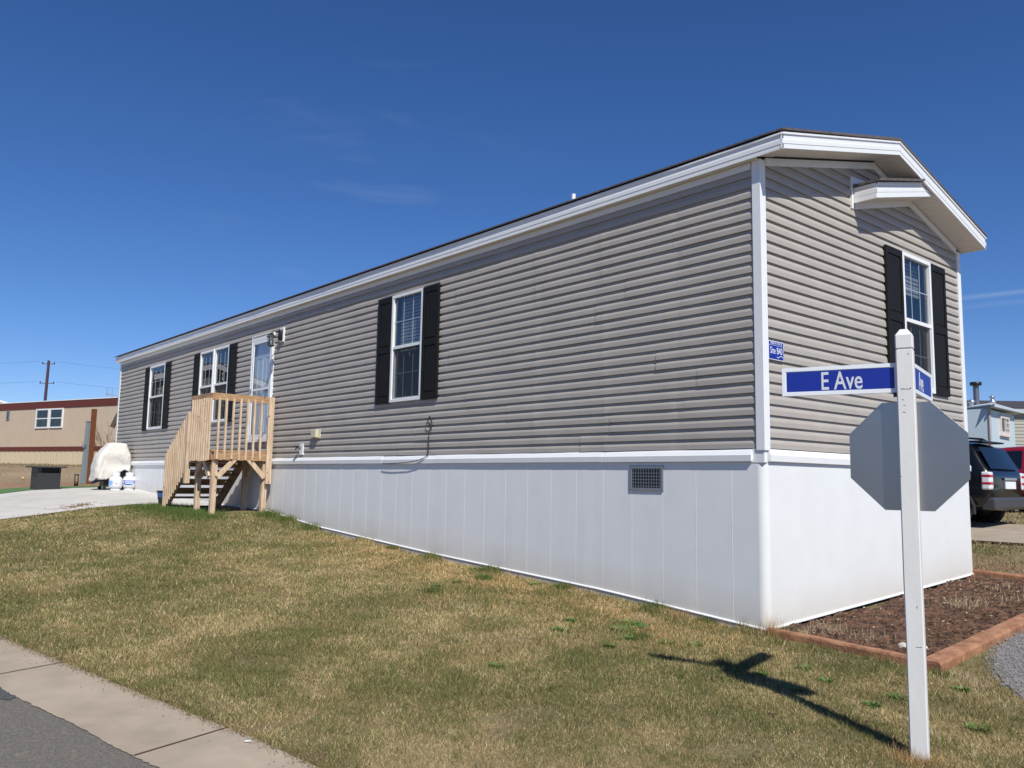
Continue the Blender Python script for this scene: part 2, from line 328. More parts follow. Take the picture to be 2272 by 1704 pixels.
b.add([(x, y, h(x, y)+.001) for x, y in ((-2.9, -5.62), (-1.7, -5.40), (-1.62, -5.47), (-1.9, -5.62), (-2.2, -5.74), (-2.9, -5.9))], [(0, 1, 2, 3, 4, 5)])
tag(b.build('road_patch', M_DKROAD), kind='structure')  # darker patch on the asphalt at the left
# driveway : strips along x, right edge follows the lawn
def drx(y): return float(np.interp(-y, [0, .5, .95, 1.15, 1.9, 3.2, 3.8, 8], [-12.0, -12.5, -12.7, -13.7, -13.5, -12.7, -12.4, -12.2]))
def dlx(y): return float(np.interp(-y, [-.1, .3, 1.3, 2.05, 2.9, 8], [-20.6, -20.3, -19.8, -19.3, -18.1, -18.3]))
ys = lin(0.06, -8.2, 60)
sheet('driveway', [[(dlx(y)+(drx(y)-dlx(y))*t, y) for t in lin(0, 1, 24)] for y in ys], .012, M_CONC)
sheet('turf_strip', [[(dlx(y)-.02-t*1.7, y) for t in (1, .6, .3, 0)] for y in lin(1.5, -5.5, 20)], .02, M_TURF)
b = MB()
for k in range(140):
    x = -14.0+random.gauss(0, .28); y = -2.25+(x+14)*-.6+random.gauss(0, .16); a = random.uniform(0, 3.14); l = random.uniform(.02, .09); z = h(x, y)+.02
    b.bar((x, y, z), (x+l*math.cos(a), y+l*math.sin(a), z+random.uniform(0, .012)), .012, .004)
tag(b.build('plant_litter', M_STAIN), kind='stuff', label='brown dry plant litter scattered on the pale concrete driveway', cat='plant litter')
# pavement strip behind the house, gravel drive on the right
sheet('pavement', [[(x, y) for y in lin(8.35, 11.9, 12)] for x in lin(-18, 22, 60)], .012, M_CURB)
def gx(y): return float(np.interp(y, [-5, -.6, -.1, .4, 1.0, 8.3], [2.9, 2.3, 1.93, 1.64, 1.49, 1.48]))
sheet('gravel_drive', [[(gx(y)+t*8, y) for t in lin(0, 1, 8)] for y in lin(-.6, 8.3, 30)], .014, M_GRAVEL)
gr = np.random.default_rng(3); n = 5200
b = MB()
for k in range(n):
    y = gr.uniform(-.65, 3.2); x = gx(y)+abs(gr.normal(0, .5))-.05; r = gr.uniform(.004, .012); z = h(x, y)+.016
    vs = [(x+r*gr.uniform(.6, 1.2)*dx, y+r*gr.uniform(.6, 1.2)*dy, z+r*gr.uniform(.4, .9)*dz) for dx, dy, dz in ((1, 0, 0), (0, 1, 0), (-1, 0, 0), (0, -1, 0), (0, 0, 1))]
    b.add(vs, [(0, 1, 4), (1, 2, 4), (2, 3, 4), (3, 0, 4)])
tag(b.build('gravel_stones', M_GRAVEL), kind='stuff', label='loose grey gravel stones beside the timber bed', cat='gravel')

# planting bed with bark soil
bed = [[(x0+(x1-x0)*t, y) for t in lin(0, 1, 26)] for y, x0, x1 in [(-.27+i*.115, 0.0, 1.47) for i in range(42)]]
def bedz(x, y): return h(x, y)+.035+(float(fbm(x, y, .35))-.5)*.08+(float(fbm(x, y, .09))-.5)*.07
b = MB(); rows = 190; cols = 60; vs = []
for i in range(rows):
    y = .04+i*(4.5/(rows-1))
    for j in range(cols):
        x = .006+j*(1.31/(cols-1)); yy = y; vs.append((x, yy, bedz(x, yy)))
b.add(vs, [(i*cols+j, i*cols+j+1, (i+1)*cols+j+1, (i+1)*cols+j) for i in range(rows-1) for j in range(cols-1)], True)
tag(b.build('bed_soil', M_MULCH), kind='structure')

# ---------------------------------------------------------------- numpy scatter meshes (grass, chips)
def tri_mesh(name, P, C, m):
    """P (n,3,3) triangles, C (n,3) colour"""
    n = len(P); me = bpy.data.meshes.new(name); me.vertices.add(n*3); me.vertices.foreach_set('co', P.reshape(-1).astype(np.float32))
    me.loops.add(n*3); me.loops.foreach_set('vertex_index', np.arange(n*3, dtype=np.int32)); me.polygons.add(n)
    me.polygons.foreach_set('loop_start', (np.arange(n)*3).astype(np.int32)); me.polygons.foreach_set('loop_total', np.full(n, 3, np.int32)); me.update()
    a = me.color_attributes.new('Col', 'FLOAT_COLOR', 'POINT'); cc = np.repeat(np.concatenate([C, np.ones((n, 1))], 1), 3, 0); a.data.foreach_set('color', cc.ravel().astype(np.float32))
    me.materials.append(m); o = bpy.data.objects.new(name, me); COL.objects.link(o); return o
def blades(X, Y, Z, ln, wd, tilt, col):
    n = len(X); a = RNG.uniform(0, 2*np.pi, n); p = RNG.uniform(0, 2*np.pi, n)
    d = np.stack([np.cos(a)*np.sin(tilt), np.sin(a)*np.sin(tilt), np.cos(tilt)], 1); s = np.stack([np.cos(p), np.sin(p), np.zeros(n)], 1)
    B = np.stack([X, Y, Z], 1); T = B+d*ln[:, None]
    return np.stack([B-s*wd[:, None]/2, B+s*wd[:, None]/2, T], 1), col
def grass():
    Ps, Cs = [], []
    N = 900000
    # sample more densely near the camera: choose distance bands
    X = RNG.uniform(-13.4, 4.3, N*5); Y = RNG.uniform(-5.6, .6, N*5)
    D = np.hypot(X-CAM.x, Y-CAM.y); az = np.arctan2(X-CAM.x, Y-CAM.y)
    keep = ((Y < -.035) | (X > 1.47)) & (Y > yc(X)+.0+.05*(fbm(X, Y, .25)-.5)) & (RNG.random(N*5) < np.clip((5.6/D)**2, 0, 1)*.95) & (D > 1.6) & (az < .05) & (az > -1.55)
    edgex = np.interp(-Y, [0, .5, .95, 1.15, 1.9, 3.2, 3.8, 8], [-12.0, -12.5, -12.7, -13.7, -13.5, -12.7, -12.4, -12.2])
    keep &= X > edgex+.05*(fbm(X, Y, .3)-.5)
    keep &= ~((X > -.02) & (X < 1.46) & (Y > -.06))          # the timber bed
    keep &= ~((X > np.interp(Y, [-5, -.6, -.1, .4, 1], [2.9, 2.35, 1.98, 1.67, 1.5])+.15*(fbm(X, Y, .2)-.5)) & (Y > -.62))
    keep &= ~((X < -10.1) & (X > -12.4) & (Y > -1.0))                # bare under the porch
    bare = fbm(X+31, Y-4, .5); keep &= ~((bare < .31) & (RNG.random(N*5) < .6))
    X, Y, D = X[keep], Y[keep], D[keep]; n = len(X)
    g = green_amount(X, Y); fine = np.clip((fbm(X+2, Y+9, .28)-.42)*5, 0, 1); isg = RNG.random(n) < (g*.42+.10+.22*fine)
    sc = np.clip(D/4, 1, 4.5)
    ln = RNG.uniform(.010, .027, n)*(1+.35*isg)*(.8+.5*fbm(X, Y, .4))*np.clip(sc, 1, 1.6)*(.55+.95*np.clip(vnoise(X+3, Y, .09), 0, 1)); wd = RNG.uniform(.0014, .0030, n)*sc
    nearwall = np.clip(1-np.abs(Y+.05)/.18, 0, 1)*(fbm(X*1.0, Y, .5) > .62)*(X < 0); ln = ln*(1+nearwall*1.3)
    tilt = np.where(isg, RNG.uniform(.1, 1.0, n), RNG.uniform(.5, 1.45, n)); tilt = np.where(nearwall > .3, tilt*.5, tilt)
    t = RNG.random(n); pat = np.clip(fbm(X+7, Y+3, .55)*1.6-.3, 0, 1)
    dry = lerp3((.27, .205, .088), (.78, .62, .335), np.clip(t*.75+pat*.55-.25, 0, 1)); dry = np.where((RNG.random(n) < .16)[:, None], np.array((.30, .18, .09)), dry)
    wb_ = (np.clip(1-np.abs(Y+.6)/1.0, 0, 1)*np.clip((X+8)/2, 0, 1)*np.clip(.8-X, 0, 1))[:, None]; dry = dry*(1+wb_*(np.array((1.18, 1.04, .97))-1))
    dry = np.where((RNG.random(n) < .045)[:, None], np.array((.84, .74, .50)), dry)
    gre = lerp3((.062, .078, .024), (.20, .205, .072), t)
    col = np.where(isg[:, None], gre, dry)
    P, C = blades(X, Y, H(X, Y)-.003+(fbm(X, Y, .9)-.5)*.03, ln, wd, tilt, col); Ps.append(P); Cs.append(C)
    # curb-edge fringe and tufts hanging over
    n = 9000; X = RNG.uniform(-9, 2.2, n); Y = yc(X)+RNG.normal(.02, .03, n)-.02; t = RNG.random(n)
    col = np.where((RNG.random(n) < .35)[:, None], lerp3((.07, .10, .03), (.13, .15, .05), t), lerp3((.17, .10, .055), (.36, .27, .15), t))
    P, C = blades(X, Y, H(X, Y)+.004, RNG.uniform(.015, .04, n), RNG.uniform(.002, .005, n), RNG.uniform(.4, 1.4, n), col); Ps.append(P); Cs.append(C)
    # rough grass behind the house, around the bed and gravel edge
    n = 60000; X = RNG.uniform(-3.5, 3.2, n); Y = RNG.uniform(4.5, 8.3, n); g2 = np.clip((fbm(X, Y, .8)-.42)*5, 0, 1)*np.where(Y > 6.6, 1, .35); k = RNG.random(n) < .35+.65*g2; X, Y, g2 = X[k], Y[k], g2[k]; n = len(X); t = RNG.random(n)
    col = np.where((RNG.random(n) < g2*.7)[:, None], lerp3((.09, .115, .03), (.18, .19, .07), t), lerp3((.22, .16, .09), (.42, .33, .19), t))
    P, C = blades(X, Y, H(X, Y), RNG.uniform(.02, .06, n), RNG.uniform(.006, .014, n), RNG.uniform(.2, 1.3, n), col); Ps.append(P); Cs.append(C)
    n = 14000; X = RNG.uniform(-6, 6, n); Y = RNG.uniform(12, 17, n); t = RNG.random(n)
    P, C = blades(X, Y, H(X, Y), RNG.uniform(.03, .08, n), RNG.uniform(.01, .03, n), RNG.uniform(.2, 1.3, n), lerp3((.20, .15, .08), (.42, .33, .19), t)); Ps.append(P); Cs.append(C)
    n = 26000; X = RNG.uniform(-38, -22.5, n); Y = RNG.uniform(-6, 5.5, n); k = RNG.random(n) < .03+.9*np.clip(1-np.abs(X+36.2+.0*Y)/1.3, 0, 1); X, Y = X[k], Y[k]; n = len(X); t = RNG.random(n)
    P, C = blades(X, Y, H(X, Y), RNG.uniform(.03, .12, n), RNG.uniform(.01, .03, n), RNG.uniform(.3, 1.4, n), np.where((RNG.random(n) < .35)[:, None], lerp3((.08, .10, .03), (.16, .16, .06), t), lerp3((.18, .13, .07), (.38, .28, .16), t))); Ps.append(P); Cs.append(C)
    # dry strands at the post foot, the skirting corner and the bed
    def tuft(cx, cy, r, n, l0, l1, ca, cb, w=.003, tl=.7, dz=0):
        X = RNG.normal(cx, r, n); Y = RNG.normal(cy, r, n); t = RNG.random(n)
        P, C = blades(X, Y, H(X, Y)+dz, RNG.uniform(l0, l1, n), np.full(n, w), np.abs(RNG.normal(0, tl, n)), lerp3(ca, cb, t)); Ps.append(P); Cs.append(C)
    tan = ((.30, .17, .07), (.55, .38, .18)); grn = ((.07, .10, .025), (.15, .18, .06)); straw = ((.40, .32, .19), (.62, .52, .34))
    tuft(2.10, -2.05, .055, 500, .03, .09, *tan, .0025); tuft(2.2, -2.0, .06, 250, .03, .08, *tan, .0025)
    tuft(.06, -.03, .04, 220, .08, .24, *tan, .0028, .25); tuft(.14, .03, .05, 90, .08, .24, *grn, .0025, .22)
    tuft(.35, .42, .10, 90, .05, .14, *straw, .003, .6, .05); tuft(.72, .40, .12, 90, .03, .10, *straw, .003, .9, .05); tuft(.28, .12, .08, 120, .03, .08, *straw, .003, .9, .06)
    tuft(.75, 2.25, .13, 130, .05, .16, *straw, .004, .7, .05); tuft(1.1, 3.0, .25, 90, .03, .1, *straw, .005, .9, .05); tuft(.5, 3.6, .25, 90, .03, .1, *straw, .005, .9, .05)
    tuft(1.50, -.12, .05, 160, .03, .08, *grn, .004, .6); tuft(1.68, -.15, .12, 350, .03, .09, *straw, .003, 1.0); tuft(2.1, -.6, .15, 250, .03, .07, *straw, .003, 1.1)
    for cx, cy, s in ((-1.18, -.06, 1), (-2.41, -.12, .7), (-3.7, -.08, .9), (-4.95, -.04, .8), (-8.3, -.05, 1.2), (-9.1, -.1, 1.3), (-9.7, -.15, 1.4), (-3.3, -.5, .6), (-2.95, -1.45, .6), (-.5, -1.1, .5), (-5.9, -.06, .5), (-.6, -.05, .5)):
        tuft(cx, cy, .09*s, 800, .04, .12*s, (.05, .085, .02), (.13, .17, .05), .004+.002*abs(cx)/4, .6); tuft(cx+.15, cy, .12, 120, .04, .12, *tan, .004, .5)
    for cx, cy in ((-10.0, -1.2), (-10.7, -1.25), (-11.3, -1.25), (-12, -1.2), (-12.6, -1.25)): tuft(cx, cy, .22, 1500, .05, .12, (.055, .09, .02), (.13, .18, .05), .010, .6)
    o = tri_mesh('lawn_grass', np.concatenate(Ps), np.concatenate(Cs), M_GRASS); tag(o, 'short dry winter lawn grass with green patches', 'grass', kind='stuff')
    print('grass tris', sum(len(p) for p in Ps))
grass()
def chips():
    n = 9000; X = RNG.uniform(.02, 1.31, n); Y = RNG.uniform(.05, 4.4, n); k = Y > 0; X, Y = X[k], Y[k]; n = len(X)
    Z = np.array([bedz(a, c) for a, c in zip(X, Y)])+.002; t = RNG.random(n)
    col = lerp3((.035, .016, .009), (.15, .08, .047), t); col = np.where((RNG.random(n) < .07)[:, None], np.array((.48, .38, .28)), col)
    a = RNG.uniform(0, 6.28, n); l = RNG.uniform(.008, .035, n); w = RNG.uniform(.004, .014, n); el = RNG.uniform(-.2, .5, n)
    d = np.stack([np.cos(a)*np.cos(el), np.sin(a)*np.cos(el), np.sin(el)], 1); s = np.stack([-np.sin(a), np.cos(a), RNG.uniform(-.3, .5, n)], 1)
    B = np.stack([X, Y, Z], 1)
    P1 = np.stack([B-s*w[:, None]/2, B+s*w[:, None]/2, B+d*l[:, None]+s*w[:, None]/2], 1); P2 = np.stack([B-s*w[:, None]/2, B+d*l[:, None]+s*w[:, None]/2, B+d*l[:, None]-s*w[:, None]/3], 1)
    tag(tri_mesh('bark_chips', np.concatenate([P1, P2]), np.concatenate([col, col]), M_CHIP), 'loose bark chips on the dark soil of the timber bed', 'bark chips', kind='stuff')
chips()

# landscape timbers of the bed
def timber(a, c, w, t, label, jog=0):
    a, c = Vector(a), Vector(c); b = MB(); n = 10; d = (c-a)
    sx = d.cross(Vector((0, 0, 1))).normalized(); r = random.Random(label)
    rows = []
    for i in range(n+1):
        p = a+d*i/n; e = [r.uniform(-.003, .003) for _ in range(8)]
        rows.append([p+sx*(w/2+e[0]), p+sx*(w/2+e[1]-.004)+Vector((0, 0, t*.0-.0)), p])
    vs = []
    prof = [(-.5, -1), (-.5, -.12), (-.42, 0), (.42, 0), (.5, -.12), (.5, -1)]
    for i in range(n+1):
        p = a+d*i/n
        for u, v in prof: vs.append(p+sx*(u*w+r.uniform(-.002, .002))+Vector((0, 0, v*t+r.uniform(-.002, .002))))
    m = len(prof); fs = [(i*m+k, i*m+(k+1) % m, (i+1)*m+(k+1) % m, (i+1)*m+k) for i in range(n) for k in range(m)]+[tuple(range(m)), tuple(n*m+k for k in range(m))[::-1]]
    b.add(vs, fs); o = b.build('landscape_timber', M_TIMBER); tag(o, label, 'timber', 'redwood timbers edging the planting bed'); return o
timber((.02, .0, .018), (1.31, .01, -.026), .095, .13, 'reddish timber edging the bed on the lawn side behind the street sign post')
timber((1.385, -.045, -.024), (1.385, 2.2, .128), .15, .17, 'wide reddish timber edging the bed along the gravel')
timber((1.39, 2.21, .126), (1.40, 4.25, .235), .15, .17, 'second reddish timber along the gravel, farther from the street sign')
timber((-.03, 4.60, .255), (1.5, 4.32, .235), .10, .16, 'reddish timber at the far side of the bed starting at the white skirting')

# weeds, rocks, twigs
def weed(x, y, r, label, grp='green weeds in the dry lawn'):
    b = MB(); n = int(40+r*700); rr = random.Random(x*31+y); b.lathe([(0, .004), (r*1.0, .001)], (0, 0, 0), 10)
    for k in range(n):
        a = rr.uniform(0, 6.28); q = r*math.sqrt(rr.random()); px, py = q*math.cos(a), q*math.sin(a)*.8; l = rr.uniform(.014, .038); w = l*rr.uniform(.35, .6); el = rr.uniform(.1, 1.1); az = a+rr.uniform(-.8, .8)
        z = rr.uniform(.003, .012); d = Vector((math.cos(az)*math.cos(el), math.sin(az)*math.cos(el), math.sin(el))); s = Vector((-math.sin(az), math.cos(az), rr.uniform(-.3, .3)))
        p = Vector((px, py, z)); b.add([p, p+d*l*.5+s*w/2, p+d*l, p+d*l*.5-s*w/2], [(0, 1, 2, 3)])
    o = b.build('weed', M_LEAF); o.location = (x, y, h(x, y)+(float(fbm(x, y, .9))-.5)*.03); tag(o, label, 'weed', grp); return o
WD = [(-.91, -.78, .17, 'largest leafy green weed, in the lawn left of the post shadow'), (-.79, -1.04, .15, 'leafy green weed touching the largest weed on its lawn side'),
      (-1.26, -1.17, .07, 'small green weed left of the large pair of weeds'), (-1.05, -1.5, .09, 'low green weed below and left of the large pair of weeds')]
for w in WD: weed(*w)
for x, y, r in ((-2.75, -.24, .08), (-3.91, -.14, .12), (-3.39, -.43, .08), (-3.29, -.93, .06), (-3.2, -1.24, .08), (-2.96, -1.48, .08), (-.52, -1.22, .07), (-.26, -1.06, .07), (-.08, -.92, .06), (-.42, -1.56, .05), (-.48, -2.69, .07)):
    weed(x, y, r, 'small green weed scattered in the dry lawn left of the sign shadow')
for x, y, r in ((.81, -.82, .06), (1.08, -1.0, .05), (1.06, -1.39, .05), (1.58, -1.0, .07), (.73, -1.25, .04), (1.54, -1.28, .05), (1.75, -.43, .06), (2.15, -1.24, .06)):
    weed(x, y, r, 'small green weed between the sign shadow and the timber bed')
def rock(x, y, r, label):
    b = MB(); rr = random.Random(x); b.lathe([(.001, r*.9), (r*.7, r*.75), (r, r*.25), (r*.9, -r*.4)], n=9)
    b.v = [(vx*rr.uniform(.85, 1.2)*1.2, vy*rr.uniform(.85, 1.2), vz*rr.uniform(.85, 1.15)) for vx, vy, vz in b.v]
    o = b.build('rock', M_ROCK); o.location = (x, y, bedz(x, y)); tag(o, label, 'rock')
rock(.98, .42, .035, 'pale rock in the bed just left of the sign post'); rock(1.17, .36, .028, 'pale rock in the bed just right of the sign post')
for i, (x, y, a, l, lb) in enumerate(((.25, -.78, .3, .10, 'dark twig on the lawn near the tip of the sign shadow'), (.19, -1.33, .1, .05, 'short dark twig above the thin tail of the shadow'), (1.28, -2.01, -.5, .08, 'brown twig on the lawn below the octagonal shadow'), (1.7, -1.67, -1, .09, 'thin twig on the lawn left of the white post'))):
    b = MB(); b.tube([(-l/2, 0, .012), (0, .008, .02), (l/2, 0, .014)], [.004, .006, .003], 6); b.tube([(0, .008, .02), (l/4, .03, .022)], .003, 5)
    o = b.build('twig', mat('twig bark', (.10, .05, .03), .9) if i == 0 else MATS['twig bark']); o.location = (x, y, h(x, y)); o.rotation_euler = (0, 0, a); tag(o, lb, 'twig')
b = MB(); b.box(-.015, .015, -.004, .004, 0, .006); o = b.build('paper_scrap', M_WHITE); o.location = (-.07, -4.67, h(-.07, -4.67)+.008); o.rotation_euler = (0, 0, .9); tag(o, 'tiny white paper scrap at the edge of the tan curb', 'paper scrap')
b = MB(); n = 170; rr = random.Random(5)
for k in range(n):
    x = rr.uniform(-4, 1.2); y = yc(x)-rr.uniform(0, .5)**1.3*.5; s = rr.uniform(.0015, .005); z = h(x, y)+.007
    b.add([(x-s, y, z), (x, y-s, z), (x+s, y, z), (x, y+s, z), (x, y, z+s*.8)], [(0, 1, 4), (1, 2, 4), (2, 3, 4), (3, 0, 4)])
tag(b.build('road_grit', MATS['joint dirt']), kind='stuff', label='dark specks of grit and soil on the tan curb', cat='grit')
# ================================================================== THE MOBILE HOME
ZS = 1.578; CO = .1016; LEN = 19.843; WID = 4.536
home = empty('mobile_home', (-LEN/2, WID/2, 0), 'long grey-beige vinyl sided mobile home with white skirting and black shutters', 'mobile home')
PROF = [(0, .0165), (.044, .0150), (.056, .0112), (.068, .0052), (.075, .001), (.1016, -.004)]
def siding(name, fn, a0, a1, rows, holes=(), lim=None, wav=1.0, step=.06, seed=0, joints=True, parent=home):
    """fn(a, z, d): a along the wall, d outward. lim(z)->(lo, hi)"""
    b = MB(); rr = random.Random(seed)
    for course in range(0, rows, 2):
        js = [a0-rr.uniform(0, 3.4)]
        while js[-1] < a1: js.append(js[-1]+3.66)
        if not joints: js = [a0, a1]
        for p in range(len(js)-1):
            pa, pb = max(a0, js[p]), min(a1, js[p+1])
            if pb-pa < .01: continue
            lift = rr.uniform(.0002, .0034); ph = rr.uniform(0, 6)
            for sub in (0, 1):
                if course+sub >= rows: continue
                zb = ZS+(course+sub)*CO
                if lim and lim(zb+.01) is None: continue
                cuts = {pa, pb}; x = pa
                while x < pb: cuts.add(x); x += step
                for h0, h1, z0, z1 in holes:
                    for e in (h0, h1):
                        if pa < e < pb: cuts.add(e)
                cs = sorted(cuts)
                for u, v in zip(cs[:-1], cs[1:]):
                    if v-u < 1e-5: continue
                    mid = (u+v)/2; spans = [(zb, zb+CO)]
                    for h0, h1, z0, z1 in holes:
                        if h0 < mid < h1:
                            ns = []
                            for s0, s1 in spans:
                                if s1 <= z0 or s0 >= z1: ns.append((s0, s1)); continue
                                if s0 < z0: ns.append((s0, z0))
                                if s1 > z1: ns.append((z1, s1))
                            spans = ns
                    for s0, s1 in spans:
                        pr = [(z, d) for z, d in ((zb+q[0], q[1]) for q in PROF) if s0-1e-6 <= z <= s1+1e-6]
                        if not pr or pr[0][0] > s0+1e-4: pr = [(s0, float(np.interp(s0-zb, [q[0] for q in PROF], [q[1] for q in PROF])))]+pr
                        if pr[-1][0] < s1-1e-4: pr.append((s1, float(np.interp(s1-zb, [q[0] for q in PROF], [q[1] for q in PROF]))))
                        if s0 == zb: pr = [(zb, -.005)]+pr           # the butt edge
                        g = []
                        for z, d in pr:
                            l_, r_ = u, v
                            if lim:
                                q = lim(z)
                                if q is None: q = (mid, mid)
                                # map the span ends into the limits of this height
                                l_, r_ = min(max(u, q[0]), q[1]), max(min(v, q[1]), q[0])
                            for e in (l_, r_):
                                wv = wav*(.0013*math.sin(e*2.3+ph)+.0012*math.sin(e*5.9+zb*3+ph*.3)+.0009*(2*float(vnoise(e, zb*6, .5))-1)+(.0034*math.exp(-((e+1.9+.02*zb)/.05)**2)+.003*math.exp(-((e+3.05)/.045)**2)-.0032*math.exp(-((e+.95)/.05)**2))*(.4+1.2*float(vnoise(zb*9, course, 1))))
                                g.append(fn(e, z, d+(lift+(.0042*max(0, 1-(e-pa)/.7) if joints and pa > a0 else 0))*(1 if d > .005 else 0)+wv*(1 if d > .005 else 0)))
                        k = len(pr); b.add(g, [(2*i, 2*i+1, 2*i+3, 2*i+2) for i in range(k-1)])
                # lap edge
                if joints and js[p] > a0:
                    g = [fn(pa-.0, zb+q[0], q[1]+lift+t) for q in PROF for t in (-.006, .0042)]
                    b.add(g, [(2*i, 2*i+1, 2*i+3, 2*i+2) for i in range(len(PROF)-1)])
    return b.build(name, M_SIDING, parent)
fl = lambda a, z, d: (a, .012-d, z)              # long wall (faces -y)
fg = lambda a, z, d: (d-.012, a, z)              # gable (faces +x)
fb = lambda a, z, d: (a, WID-.012+d, z)
ff = lambda a, z, d: (-LEN+.012-d, a, z)
HL = [(-6.165, -5.415, 2.38, 3.915), (-17.225, -16.155, 2.36, 3.89), (-13.84, -12.31, 2.36, 3.89), (-11.16, -10.24, 1.90, 3.87)]
siding('long_wall_siding', fl, -LEN+.05, -.05, 26, HL, lambda z: (-LEN+.05, -.05) if z < 4.23 else None, seed=4)
def rake(z):
    if z < 4.215: return (.05, WID-.05)
    lo = .05+(z-4.215)/.25
    return (lo, WID-lo) if lo < WID/2-.005 else None
siding('gable_wall_siding', fg, .05, WID-.05, 32, [(2.88, 3.59, 2.38, 3.915)], rake, wav=.35, step=.3, seed=9, joints=False)
siding('back_wall_siding', fb, -LEN+.05, -.05, 26, step=4, joints=False)
siding('end_wall_siding', ff, .05, WID-.05, 32, (), rake, step=.5, joints=False)
# unseen dark box added behind the siding to keep light out
b = MB(); b.box(-LEN+.3, -.32, .30, WID-.1, 1.60, 4.2); b.build('light_block', M_DARK, home)

def corner_trim(cx, cy, sx, sy, z0=1.557, z1=4.262):
    b = MB(); o = .016; w = .075
    P = [(o, o), (-w, o), (-w, -.01), (-.02, -.01), (-.02, -w), (o, -w)]
    pts = [(cx+sx*p[0], cy+sy*p[1], z0) for p in P]
    b.poly(pts, (0, 0, z1-z0)); return b.build('corner_trim', M_WHITE, home, .004)
corner_trim(0, 0, 1, -1); corner_trim(0, WID, 1, 1, z1=4.25); corner_trim(-LEN, 0, -1, -1, z1=4.25); corner_trim(-LEN, WID, -1, 1, z1=4.25)

# frieze trim under the eave and along the rakes
b = MB(); b.box(-LEN-.02, -.086, -.012, .02, 4.185, 4.25); b.build('eave_frieze', M_WHITE, home)
def rake_strip(name, x0, x1, y0, z0, y1, z1, dz, m=M_WHITE, par=home):
    b = MB(); b.poly([(x0, y0, z0), (x0, y1, z1), (x0, y1, z1+dz), (x0, y0, z0+dz)], (x1-x0, 0, 0)); return b.build(name, m, par)
zr = 4.25+.25*(WID/2+.095)      # underside of the ridge at the fascia
def und(y): return 4.25+.25*(y+.095) if y < WID/2 else 4.25+.25*(WID+.095-y)
rake_strip('rake_frieze', -.01, .014, .086, und(.086)-.075-.005, WID/2, und(WID/2)-.075-.005, .075)
rake_strip('rake_frieze', -.01, .014, WID/2, und(WID/2)-.08, WID-.086, und(WID-.086)-.08, .075)

# roof : deck with shingle skin, fascia, soffit
OX, OY = .30, .095; XF = -LEN-.20
roof = MB()
def rp(x, y, dz): return (x, y, (4.40+.25*(y+.12) if y <= WID/2 else 4.40+.25*(WID+.12-y))+dz)
n = 60; xs = [OX+.014+(XF-.014-OX)*i/n for i in range(n+1)]; rr = random.Random(2)
eo = [-.112-.014*min(1, i/20)-.007*(i/n)-rr.uniform(0, .005) for i in range(n+1)]
eo[0] = -.112
vs = []
for i, x in enumerate(xs):
    vs += [rp(x, eo[i], .034), rp(x, WID/2, .034), rp(x, WID-eo[i], .034), rp(x, WID-eo[i], .018), rp(x, WID/2, .002), rp(x, eo[i], .018)]
roof.add(vs, [(i*6+k, i*6+(k+1) % 6, (i+1)*6+(k+1) % 6, (i+1)*6+k) for i in range(n) for k in range(6)]+[(5, 4, 1, 0), (4, 3, 2, 1), (n*6, n*6+1, n*6+4, n*6+5), (n*6+1, n*6+2, n*6+3, n*6+4)])
roofo = roof.build('roof', M_SHINGLE, home)
b = MB(); b.tube([(-3.94, 1.5, 4.75), (-3.94, 1.5, 5.30)], .03, 12); b.build('vent_pipe', M_WHITE, roofo)
b = MB(); b.tube([(-3.94, 1.5, 4.8), (-3.94, 1.5, 4.86)], .06, 12); b.build('pipe_flashing', M_METAL, roofo)
FP = [(0, .012), (.018, .012), (.022, 0), (.062, .0), (.068, .004), (.108, .004), (.114, 0), (.155, .0)]   # from the top down, d outward
def fascia(name, A, B, out, zt, cut0=None, cut1=None, drop=.150):
    """A,B (x,y,z of the top edge), out = outward unit"""
    b = MB(); A, B, out = Vector(A), Vector(B), Vector(out); k = drop/.155
    m = max(1, int((B-A).length/1.2)); g = []
    for i in range(m+1):
        p = A+(B-A)*i/m; wob = (0 if m < 6 else random.uniform(-.0015, .0015))
        g.append([p+out*(d+wob)-Vector((0, 0, t*k)) for t, d in FP]+[p-out*.018-Vector((0, 0, drop)), p-out*.018])
    q = len(g[0]); vs = [v for r_ in g for v in r_]
    b.add(vs, [(i*q+j, i*q+(j+1) % q, (i+1)*q+(j+1) % q, (i+1)*q+j) for i in range(m) for j in range(q)]+[tuple(range(q)), tuple(m*q+j for j in range(q))[::-1]])
    return b.build(name, M_WHITE, home)
fascia('eave_fascia', (OX+.0, -OY, 4.40), (XF, -OY, 4.40), (0, -1, 0), 0)
fascia('eave_fascia', (OX, WID+OY, 4.40), (XF, WID+OY, 4.40), (0, 1, 0), 0)
ty = 4.40+.25*(WID/2+OY)
fascia('rake_fascia', (OX, -OY-.004, 4.40), (OX, WID/2, ty), (1, 0, 0), 0); fascia('rake_fascia', (OX, WID/2, ty), (OX, WID+OY+.004, 4.40), (1, 0, 0), 0)
fascia('rake_fascia', (XF, -OY, 4.40), (XF, WID/2, ty), (-1, 0, 0), 0); fascia('rake_fascia', (XF, WID/2, ty), (XF, WID+OY, 4.40), (-1, 0, 0), 0)
